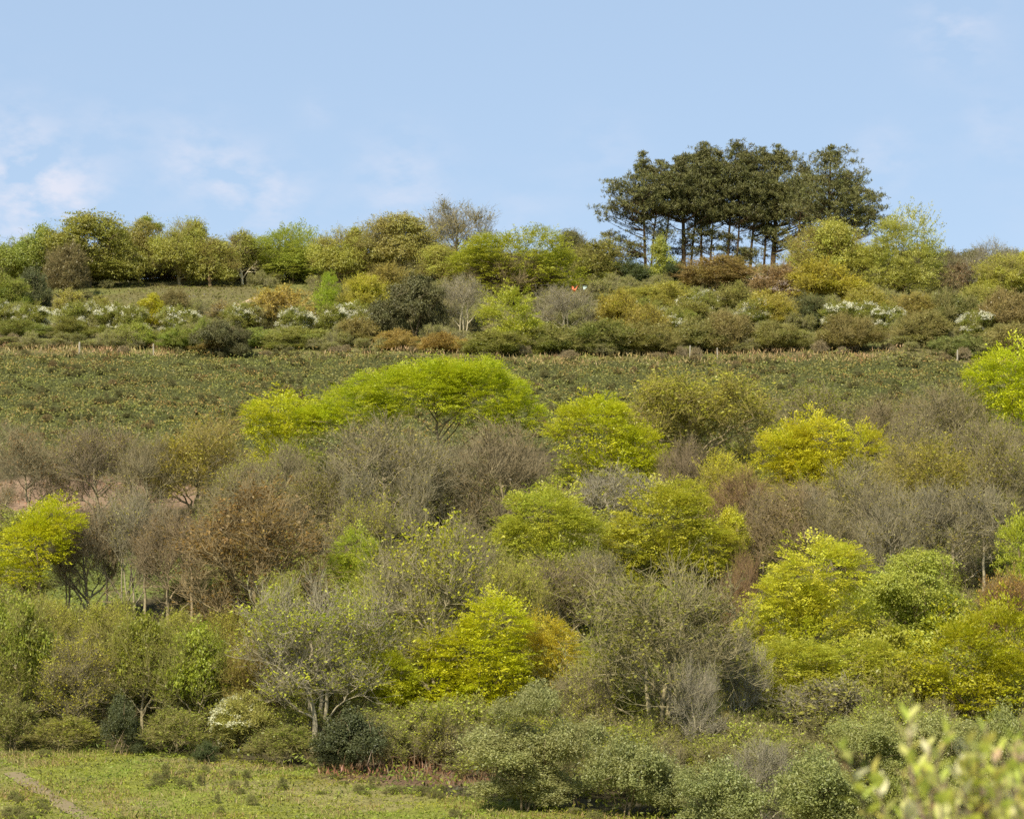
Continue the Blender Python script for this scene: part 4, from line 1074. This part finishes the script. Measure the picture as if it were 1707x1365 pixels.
plant('bare_tree', T, 'grey brown bare tree above the pale green tree at right', 1590, 1020, [(1590, 880, 92, 84)], 'bare', bark=(.24, .195, .16))
plant('beech_tree', T, 'sparse lime beech cut by the right edge in the middle of the wood', 1700, 1060, [(1700, 930, 34, 60)], 'beech', (.29, .33, .03), dens=.5)
# --- the wood, middle beeches
plant('beech_tree', T, 'pale lime beech with layered sprays in the centre of the wood', 915, 1030, [(905, 862, 68, 42), (958, 885, 44, 32), (880, 898, 46, 24), (915, 840, 34, 22)], 'beech', (.33, .36, .045), dens=.8)
plant('beech_tree', T, 'dull lime beech with a pointed top right of the layered beech', 1120, 1030, [(1110, 868, 76, 48), (1165, 915, 62, 42), (1050, 912, 52, 26), (1132, 835, 42, 30)], 'beech', (.31, .32, .03))
plant('beech_tree', T, 'little yellow green sapling top right of the dull lime beech', 1225, 1020, [(1222, 880, 30, 36)], 'leafing', (.33, .33, .03), bark=GB, leafn=1.2)
plant('beech_tree', T, 'bright yellow lime beech with pointed sprays at the left edge', 62, 1065, [(88, 868, 44, 32), (52, 912, 58, 34), (22, 955, 48, 24), (70, 890, 40, 40)], 'beech', (.36, .385, .014), skirt=False)
plant('maple_tree', T, 'large orange brown budding tree in the left half of the wood', 425, 1125, [(430, 905, 106, 92), (490, 865, 84, 66), (365, 960, 64, 76)], 'leafing', (.21, .14, .06), bark=(.20, .155, .11), leafn=.8)
plant('bare_tree', T, 'bare tree with dark trunk right of the bright left edge beech', 150, 1050, [(150, 905, 58, 76)], 'bare', (.24, .16, .08), bark=(.20, .165, .135), leafn=.2)
plant('bare_tree', T, 'bare tree with a forked grey trunk before the bright glade', 205, 1055, [(222, 890, 56, 84)], 'bare', bark=(.23, .195, .165), stems=2)
plant('bare_tree', T, 'bare tree between the bright glade and the orange brown tree', 275, 1068, [(282, 920, 58, 88)], 'bare', (.25, .18, .06), bark=(.19, .155, .125), leafn=.5)
plant('beech_tree', T, 'narrow fresh green beech top right of the orange brown tree', 585, 1100, [(590, 915, 32, 28), (565, 945, 26, 18), (600, 955, 34, 24)], 'beech', (.27, .32, .03), dens=.8)
plant('leafing_tree', T, 'yellow green leafing tree behind the pale stemmed tree', 640, 1120, [(640, 1015, 74, 84)], 'leafing', (.24, .27, .03), bark=GB, leafn=1.0)
plant('leafing_tree', T, 'tall leafing tree with a bright bent limb in the wood centre', 715, 1205, [(725, 950, 92, 98), (792, 920, 56, 66), (680, 1045, 58, 70)], 'leafing', (.33, .34, .03), bark=(.23, .19, .145), leafn=.7, up=.55, tr=.3)
plant('bare_tree', T, 'brown bare thicket tree below the layered pale lime beech', 930, 1110, [(930, 985, 84, 72)], 'bare', (.30, .30, .05), bark=(.20, .165, .13), leafn=.7)
plant('bare_tree', T, 'dark rusty bare tree left of the tall pale lime right beech', 1235, 1130, [(1238, 985, 40, 70)], 'bare', (.25, .18, .06), bark=(.17, .12, .09), leafn=.5)
# --- the wood, lower right
plant('beech_tree', T, 'tall pale lime beech with stepped sprays on the lower right', 1350, 1170, [(1372, 955, 76, 46), (1290, 1048, 54, 44), (1395, 1020, 62, 44), (1315, 1000, 58, 34)], 'beech', (.37, .40, .035))
plant('leafing_tree', T, 'large pale green tree right of the stepped lime beech', 1530, 1140, [(1530, 975, 88, 60), (1565, 1035, 72, 44), (1480, 1005, 54, 50)], 'leafy', (.36, .40, .085), dens=1.0)
plant('oak_tree', T, 'mustard yellow green tree filling the lower right edge', 1620, 1245, [(1600, 1110, 84, 66), (1672, 1075, 56, 68), (1560, 1155, 54, 36), (1690, 1150, 50, 54)], 'beech', (.285, .295, .012))
plant('leafing_tree', T, 'rusty twigged tree behind the mustard yellow tree at right edge', 1690, 1130, [(1680, 1000, 50, 55)], 'leafing', (.28, .18, .04), bark=BB, leafn=.7)
plant('beech_tree', T, 'low lime foliage tree with thin pale stems below the stepped beech', 1345, 1215, [(1320, 1110, 76, 32), (1425, 1098, 60, 28), (1360, 1140, 60, 24)], 'beech', (.30, .32, .035), bark=(.45, .40, .32), stems=5, dens=.55)
plant('thorn_shrub', S, 'grey twiggy shrub below the stepped lime beech', 1385, 1245, [(1380, 1180, 78, 46)], 'leafing', (.22, .22, .06), bark=(.26, .22, .18), leafn=.8)
plant('bare_tree', T, 'large bare grey tree in the lower middle of the wood', 1095, 1275, [(1090, 1035, 106, 110), (1172, 1100, 76, 92), (1020, 1115, 66, 70)], 'bare', (.26, .27, .05), bark=(.225, .185, .135), leafn=.7, up=.45, stems=3)
plant('bare_tree', T, 'slender pale stemmed bare tree at the right of the large bare grey tree', 1165, 1290, [(1160, 1170, 46, 84)], 'bare', (.25, .27, .06), bark=(.33, .285, .22), leafn=.5, stems=3, twig=.8)
plant('beech_tree', T, 'sparse green beech right of the orange tinted beech', 1010, 1230, [(1010, 1080, 36, 30), (1005, 1140, 50, 40)], 'beech', (.26, .29, .03), dens=.45)
# --- the wood, lower middle
plant('beech_tree', T, 'glowing lime beech low in the middle of the wood', 800, 1230, [(830, 1035, 56, 38), (790, 1092, 84, 36), (728, 1150, 56, 40), (825, 1130, 60, 40), (790, 1180, 52, 24)], 'beech', (.345, .37, .012))
plant('beech_tree', T, 'orange tinted lime beech right of the glowing lime beech', 940, 1215, [(932, 1085, 44, 32), (905, 1060, 36, 30)], 'beech', (.36, .32, .03), dens=.8)
plant('beech_tree', T, 'drooping lime beech left of the glowing lime beech', 645, 1235, [(640, 1125, 52, 34), (660, 1165, 34, 30)], 'beech', (.30, .33, .016), dens=.8)
plant('leafing_tree', T, 'pale stemmed tree with upright trunks and sparse leaves at meadow edge', 528, 1252, [(530, 1050, 78, 96), (600, 1005, 50, 56), (465, 1105, 54, 66)], 'leafing', (.31, .34, .04), bark=(.30, .255, .195), leafn=.8, stems=3, up=.5, tr=.26)
plant('holly_bush', S, 'large dark holly beside the pale stemmed tree', 592, 1288, [(592, 1228, 64, 50), (560, 1252, 40, 30)], 'holly', (.058, .072, .040))
plant('holly_bush', S, 'dark upright holly at the left meadow edge', 205, 1258, [(205, 1200, 36, 46), (225, 1220, 28, 30)], 'holly', (.058, .072, .038))
plant('holly_bush', S, 'small dark holly at the meadow edge under the cream hawthorn', 342, 1272, [(342, 1252, 24, 18)], 'holly', (.058, .08, .035), size=.9)
plant('hawthorn_bush', H, 'cream flowering hawthorn left of the pale stemmed tree', 402, 1254, [(405, 1198, 44, 30), (385, 1215, 26, 18)], 'bush', (.22, .24, .08), bloom=(.66, .64, .40), bloom_n=1.0, dens=.8)
plant('hawthorn_bush', H, 'small cream flowering bush behind the right willow scrub', 1192, 1285, [(1195, 1228, 30, 26)], 'bush', (.24, .22, .07), bloom=(.58, .50, .28), bloom_n=.8, dens=.8)
plant('hawthorn_bush', H, 'little white flowering spray left of the big grey willow', 772, 1250, [(772, 1222, 20, 16)], 'bush', (.13, .16, .06), bloom=(.72, .74, .64), bloom_n=.9)
# --- the wood, lower left
plant('leafing_tree', T, 'dense mid green tree at the lower left edge', 38, 1232, [(38, 1090, 58, 96), (-10, 1060, 40, 70)], 'leafing', (.20, .23, .04), leafn=1.3)
plant('leafing_tree', T, 'yellow leafed tree at the lower left of the wood', 128, 1236, [(130, 1130, 62, 78)], 'leafing', (.29, .28, .03), bark=GB, leafn=.8)
plant('leafing_tree', T, 'olive leafing tree behind the dark upright holly', 240, 1230, [(235, 1095, 58, 80)], 'leafing', (.20, .22, .035), bark=GB, leafn=1.3)
plant('leafing_tree', T, 'green leafing tree between upright holly and cream hawthorn', 330, 1234, [(330, 1115, 62, 82)], 'leafing', (.21, .25, .035), bark=GB, leafn=1.2)
plant('leafing_tree', T, 'dull brown green tree above the cream hawthorn', 418, 1238, [(415, 1115, 44, 68)], 'leafing', (.21, .19, .045), bark=BB, leafn=1.0)
plant('green_bush', S, 'low grey green bush at the left edge of the lower meadow', 22, 1250, [(18, 1205, 34, 36)], 'leafing', (.17, .19, .06), leafn=1.0)
plant('green_bush', S, 'low olive bush left of the dark upright holly', 108, 1252, [(105, 1222, 52, 24)], 'leafing', (.20, .22, .04), leafn=1.0)
plant('green_bush', S, 'low shaded green bush right of the dark upright holly', 290, 1258, [(290, 1215, 46, 32)], 'leafing', (.18, .21, .04), leafn=1.0)
plant('green_bush', S, 'low dark green bush under the pale stemmed tree', 470, 1275, [(470, 1240, 46, 26)], 'leafing', (.16, .19, .04), leafn=1.0)
plant('green_bush', S, 'shaded green bush between large holly and grey willow', 705, 1252, [(705, 1225, 34, 36)], 'leafing', (.18, .20, .04), leafn=1.0)
# --- willow scrub, lower right
SAL = (.195, .215, .13)
plant('willow_bush', S, 'big domed grey green willow beside the lower meadow', 880, 1352, [(880, 1175, 62, 44), (845, 1250, 82, 50), (880, 1300, 100, 38), (950, 1255, 66, 60)], 'bush', SAL)
plant('willow_bush', S, 'grey green willow right of the big domed willow', 1050, 1362, [(1045, 1285, 78, 60), (1105, 1305, 60, 50)], 'bush', (.185, .21, .12))
plant('willow_bush', S, 'grey green willow under the grey bare shrub', 1190, 1405, [(1195, 1325, 88, 66)], 'bush', (.18, .21, .12))
plant('thorn_shrub', S, 'grey bare shrub on the willow scrub', 1272, 1395, [(1270, 1262, 58, 40)], 'bare', (.20, .20, .08), bark=(.27, .235, .20), leafn=.5, twig=1.5)
plant('willow_bush', S, 'grey green willow right of the grey bare shrub', 1385, 1420, [(1375, 1315, 92, 74)], 'bush', (.18, .21, .11))
plant('willow_bush', S, 'pale green willow above the blurred foreground leaves', 1455, 1345, [(1445, 1235, 70, 50), (1480, 1270, 50, 40)], 'bush', (.21, .24, .12))
plant('willow_bush', S, 'pale green willow below the mustard yellow tree', 1590, 1350, [(1590, 1235, 84, 46)], 'bush', (.205, .23, .125))
plant('willow_bush', S, 'pale green willow at the lower right edge', 1672, 1400, [(1672, 1265, 60, 88)], 'bush', (.19, .22, .11))
plant('willow_bush', S, 'shaded willow behind the blurred foreground leaves', 1535, 1425, [(1530, 1330, 76, 66)], 'bush', (.15, .175, .06))

# --- further trees of the wood, filling it in
plant('bare_tree', T, 'bare tree between the olive amber tree and the dark limbed bare tree', 245, 900, [(248, 790, 60, 72)], 'bare', bark=GB)
plant('leafing_tree', T, 'slim olive tree at the right foot of the olive amber tree', 415, 900, [(415, 810, 50, 62)], 'leafing', (.25, .25, .04), bark=GB, leafn=.8)
plant('bare_tree', T, 'bare grey tree behind the left shoulder of the orange brown tree', 390, 965, [(385, 855, 60, 72)], 'bare', bark=GB)
plant('bare_tree', T, 'bare tree between upswept bare tree and dark bare dome', 735, 940, [(738, 800, 66, 84)], 'bare', (.24, .23, .05), bark=(.22, .19, .15), leafn=.4)
plant('leafing_tree', T, 'sparse yellow green tree behind the narrow fresh green beech', 605, 1040, [(610, 900, 58, 84)], 'leafing', (.28, .28, .04), bark=GB, leafn=.7)
plant('bare_tree', T, 'bare tree behind the tall leafing tree with bent limb', 770, 1070, [(778, 945, 62, 80)], 'bare', (.28, .27, .05), bark=GB, leafn=.4)
plant('leafing_tree', T, 'olive sprouting tree between bent limb tree and layered lime beech', 855, 1140, [(852, 995, 60, 72)], 'leafing', (.27, .28, .05), bark=GB, leafn=.9)
plant('bare_tree', T, 'small bare tree between layered beech and dull lime beech', 985, 1080, [(988, 960, 50, 54)], 'bare', bark=(.24, .20, .16))
plant('bare_tree', T, 'bare brown tree under the sparse yellow tree', 1245, 940, [(1240, 840, 58, 62)], 'bare', (.28, .22, .05), bark=BB, leafn=.4)
plant('bare_tree', T, 'bare tree directly above the stepped lime beech', 1385, 1020, [(1392, 895, 60, 64)], 'bare', (.25, .22, .05), bark=GB, leafn=.4)
plant('bare_tree', T, 'bare tree above the left side of the pale green tree', 1495, 1030, [(1502, 890, 62, 76)], 'bare', bark=(.23, .19, .16))
plant('bare_tree', T, 'bare tree right of the three topped yellow beech', 1525, 875, [(1525, 735, 58, 54)], 'leafing', (.24, .23, .05), bark=GB, leafn=.5)
plant('leafing_tree', T, 'green leafing tree behind the pale stemmed meadow edge tree', 480, 1185, [(470, 1040, 58, 84)], 'leafing', (.27, .30, .04), bark=GB, leafn=1.0)
plant('beech_tree', T, 'lime sapling between pale stemmed tree and drooping beech', 610, 1190, [(605, 1060, 44, 46), (640, 1040, 36, 40)], 'beech', (.27, .30, .025), dens=.6)
plant('leafing_tree', T, 'yellow green tree behind the yellow leafed tree', 175, 1165, [(178, 1055, 52, 56)], 'leafing', (.28, .29, .045), bark=GB, leafn=1.0)
plant('leafing_tree', T, 'olive tree below the bright glade', 295, 1165, [(295, 1075, 50, 60)], 'leafing', (.27, .28, .045), bark=GB, leafn=1.0)
plant('leafing_tree', T, 'yellow green tree below the bright left edge beech', 75, 1160, [(72, 1040, 54, 54)], 'leafing', (.30, .31, .04), bark=GB, leafn=1.1)
plant('leafing_tree', T, 'olive tree below the orange brown tree', 385, 1180, [(385, 1080, 52, 72)], 'leafing', (.26, .26, .045), bark=BB, leafn=1.0)
plant('leafing_tree', T, 'lime leafed tree with pale stems left of the stepped beech', 1238, 1240, [(1240, 1135, 46, 74)], 'leafing', (.30, .31, .05), bark=(.40, .35, .28), leafn=.8, stems=3)
plant('leafing_tree', T, 'olive lime tree between stepped beech and mustard tree', 1475, 1200, [(1478, 1095, 60, 52)], 'leafy', (.30, .31, .035), dens=.8)
plant('leafing_tree', T, 'dark green tree at the left foot of the mustard tree', 1500, 1245, [(1492, 1160, 54, 46)], 'leafing', (.24, .25, .035), bark=GB, leafn=1.0)
plant('leafing_tree', T, 'twiggy green tree behind the big domed willow', 962, 1275, [(965, 1165, 52, 62)], 'leafing', (.27, .28, .05), bark=GB, leafn=.8)

SL = 'slender bare trees drawn up in the wood'
for (x, vb, vt, r, br, lab) in ((112, 1046, 850, 30, (.17, .14, .115), 'slender dark trunked bare tree nearest the bright left edge beech'),
        (178, 1052, 835, 32, (.19, .16, .13), 'slender bare tree standing before the middle of the bright glade'),
        (240, 1062, 845, 30, (.20, .165, .135), 'slender bare tree before the right side of the bright glade'),
        (318, 1080, 850, 30, (.19, .15, .12), 'slender bare tree touching the left side of the orange brown tree'),
        (598, 985, 770, 30, (.24, .205, .165), 'slender bare tree left of the upswept bare tree'),
        (690, 990, 765, 30, (.23, .19, .155), 'slender bare tree right of the upswept bare tree'),
        (765, 1190, 905, 36, (.27, .23, .185), 'slender leaning bare tree beside the bent limb tree'),
        (660, 1195, 935, 34, (.25, .215, .17), 'slender bare tree between pale stemmed tree and bent limb tree'),
        (1270, 1000, 800, 28, (.21, .165, .135), 'slender bare tree left of the reddish brown bare tree'),
        (1362, 1005, 800, 30, (.22, .18, .15), 'slender bare tree above the stepped lime beech top'),
        (1470, 1015, 790, 30, (.22, .18, .15), 'slender bare tree between the two grey bare trees at right'),
        (1552, 1020, 800, 32, (.25, .21, .175), 'slender pale bare tree above the pale green tree'),
        (1640, 1030, 800, 32, (.24, .20, .165), 'slender bare tree nearest the right edge in the middle of the wood'),
        (1222, 1245, 1030, 28, (.34, .30, .24), 'slender pale bare tree right of the large bare grey tree')):
    plant('slender_tree', T, lab, x, vb, [(x, (vt + vb) * .5 - 40, r, (vb - vt) * .5 - 40), (x, vt + 45, r, 45)], 'bare', (.28, .25, .06), bark=br, leafn=.5, group=SL)
# ------------------------------------------------------------------ fence posts
def fence_post(label, px, v, h, w, tilt):
    P = hit(px, v)
    g = Geo()
    zs = np.array([-.35, .05, .6 * h, .93 * h, h]); rr = np.array([1, 1, .96, .9, .55]) * w * .5
    a = np.arange(8) * math.pi / 4 + .3
    V = np.stack([np.stack([np.cos(a) * r + tilt * z, np.sin(a) * r, np.full(8, z)], 1) for z, r in zip(zs, rr)]).reshape(-1, 3)
    Q = [[k * 8 + j, k * 8 + (j + 1) % 8, k * 8 + 8 + (j + 1) % 8, k * 8 + 8 + j] for k in range(4) for j in range(8)]
    V = np.concatenate([V, [[tilt * h, 0, h + .03]]]); n = len(V) - 1
    Q += [[32 + j, 32 + (j + 1) % 8, n, n] for j in range(0, 8)]
    me = bpy.data.meshes.new('fence_post')
    me.from_pydata([tuple(p) for p in V], [], [tuple(q) if q[2] != q[3] else tuple(q[:3]) for q in Q])
    me.materials.append(M_WOOD)
    o = bpy.data.objects.new('fence_post', me); o.location = P; o.color = (.40, .355, .27, 1)
    o['label'] = label; o['category'] = 'fence post'; o['group'] = 'wooden posts of the hill fence'
    link(o)
fence_post('pale wooden fence post above the gorse at far left', 132, 590, 1.35, .22, .02)
fence_post('slim pale fence post right of the far left post', 256, 592, 1.3, .16, -.03)
fence_post('pale fence post on the bank below the left pines', 1150, 598, 1.5, .18, .03)
fence_post('grey fence post right of the pale post below the pines', 1196, 598, 1.25, .15, -.02)
fence_post('small fence post near the right edge of the bank', 1596, 602, 1.3, .17, .02)

# ------------------------------------------------------------------ plastic caught in the bare tree
def scrap(label, px, v, dy, pts, col):
    P = hit(935, 568)
    s = P[1] / FPX
    x, z = (px - 935) * s + P[0], (568 - v) * s + P[2]
    n = len(pts)
    s *= .85
    V = [(a * s, .12 * math.sin(i * 2.1), -b * s) for i, (a, b) in enumerate(pts)]
    V += [(a * .96, b + .04, c * .96) for a, b, c in V]
    F = [tuple(range(n)), tuple(range(2 * n - 1, n - 1, -1))] + [(i, n + i, n + (i + 1) % n, (i + 1) % n) for i in range(n)]
    me = bpy.data.meshes.new('plastic_scrap'); me.from_pydata(V, [], F); me.materials.append(M_SHEET)
    o = bpy.data.objects.new('plastic_scrap', me); o.location = (x, P[1] + dy, z); o.color = (*col, 1)
    o['label'] = label; o['category'] = 'plastic scrap'
    link(o)
scrap('orange scrap of plastic caught in the top of the pale bare tree', 956, 486, -2.9,
      [(-4, -6), (-1, -5), (0, -1), (2, 0), (5, -4), (9, -8), (11, -9), (7, -3), (4, 2), (3, 5), (0, 6), (-2, 2), (-4, 0)], (.80, .22, .06))
scrap('pale green scrap of plastic beside the orange one', 974, 484, -2.8, [(-4, -3), (0, -4), (5, -3), (4, 0), (0, 3), (-2, 4), (-3, 0)], (.40, .48, .40))

# ------------------------------------------------------------------ the bush close to the camera, out of focus
def near_bush():
    rng = np.random.default_rng(77)
    y0 = 6.2
    bx = (1700 - CX) / FPX * y0
    base = np.array([bx, y0, float(ground(bx, y0))])
    root = thing('sallow_bush', 'blurred yellow green leafy sallow close to the camera, lower right corner', 'shrub', base)
    # three leaf shapes: folded, pointed blades
    shapes = []
    for k in range(3):
        V, F = [], []
        t = np.linspace(0, 1, 6)
        wv = np.array([.02, .30, .46, .42, .22, .0]) * (1, .8, 1.15)[k]
        for q in range(6):
            bend = -.22 * t[q] ** 2 * (1, .4, 1.6)[k]
            V += [(-wv[q] * .5, t[q], bend + .10 * wv[q]), (0, t[q], bend), (wv[q] * .5, t[q], bend + .10 * wv[q])]
        for q in range(5):
            a = q * 3
            F += [(a, a + 1, a + 4, a + 3), (a + 1, a + 2, a + 5, a + 4)]
        me = bpy.data.meshes.new('leaf'); me.from_pydata(V, [], F); me.materials.append(M_LEAF); shapes.append(me)
    tips = [(1402, 1246, -.15), (1452, 1290, .1), (1500, 1300, -.1), (1514, 1196, 0), (1545, 1240, .2), (1580, 1215, -.2), (1600, 1262, .1), (1640, 1205, 0), (1662, 1250, .25),
            (1690, 1235, -.2), (1560, 1290, -.3), (1620, 1300, .1), (1655, 1310, -.25), (1690, 1300, .1), (1720, 1220, 0), (1745, 1260, .2), (1780, 1240, -.1), (1500, 1350, .2),
            (1590, 1340, .3), (1700, 1340, -.3), (1810, 1290, .1), (1850, 1260, 0)]
    cols = [(.58, .62, .10), (.68, .66, .20), (.48, .56, .09), (.64, .56, .12), (.76, .70, .38), (.64, .44, .24)]
    tips += [(px + rng.uniform(-45, 45), v + rng.uniform(20, 75), dy + rng.uniform(-.3, .3)) for (px, v, dy) in tips if px > 1540 for _ in range(2)]
    nodes = []
    for (px, v, dy) in ((1470, 1440, .1), (1560, 1410, -.1), (1650, 1400, .15), (1740, 1395, -.1), (1830, 1400, .1)):
        y = y0 + dy
        nd = np.array([(px - CX) / FPX * y, y, (HOR - v) / FPX * y]) - base
        P = bez(np.array([[rng.normal(0, .05), rng.normal(0, .05), -.05]]), np.array([[nd[0] * .25, nd[1] * .5, nd[2] * .6]]), nd[None], 10)
        g = Geo(); tubes(g, P, np.linspace(.016, .007, 10)[None], 7)
        part('stem', g.build('stem', M_BARK), root, (.20, .15, .10)); nodes.append((nd, P[0]))
    for (px, v, dy) in tips:
        y = y0 + dy
        tip = np.array([(px - CX) / FPX * y, y, (HOR - v) / FPX * y]) - base
        nd, SP = nodes[int(np.argmin([abs(n_[0][0] - tip[0] - .05) for n_ in nodes]))]
        a = SP[int(rng.integers(7, 10))] if tip[2] - nd[2] > .16 else SP[6]
        mid = a * .5 + tip * .5 + np.array([rng.normal(0, .03), rng.normal(0, .03), -.03])
        P = bez(a[None], mid[None], tip[None], 12)
        g = Geo(); tubes(g, P, np.linspace(.0055, .0022, 12)[None], 6)
        br = part('branch', g.build('branch', M_BARK), root, (.24, .18, .12))
        m = int(rng.integers(11, 17))
        for q in range(m):
            t = 1 - .75 * (q / m) ** 1.1
            f = t * 11; i = min(int(f), 10); pt = P[0, i] * (1 - (f - i)) + P[0, i + 1] * (f - i)
            tan = P[0, i + 1] - P[0, i]; tan /= np.linalg.norm(tan)
            ang = q * 2.4 + rng.uniform(0, .5)
            side = np.array([math.cos(ang), math.sin(ang), 0])
            d = Vector(tan * (1.3 - .9 * (q / m)) + side * (.6 + .7 * q / m) + np.array([0, 0, .25]))
            lf = bpy.data.objects.new('leaf', shapes[q % 3])
            lf.color = (*cols[int(rng.choice(6, p=[.30, .24, .18, .11, .12, .05]))], 1)
            lf.location = pt
            lf.rotation_euler = d.to_track_quat('Y', 'Z').to_euler()
            sz = rng.uniform(.044, .070) * (.7 if q == 0 else 1)
            lf.scale = (sz, sz, sz)
            link(lf, br)
near_bush()
print('UNIQUE TRIS', sum(len(m.polygons) * 2 for m in bpy.data.meshes), 'objects', len(scene.objects))
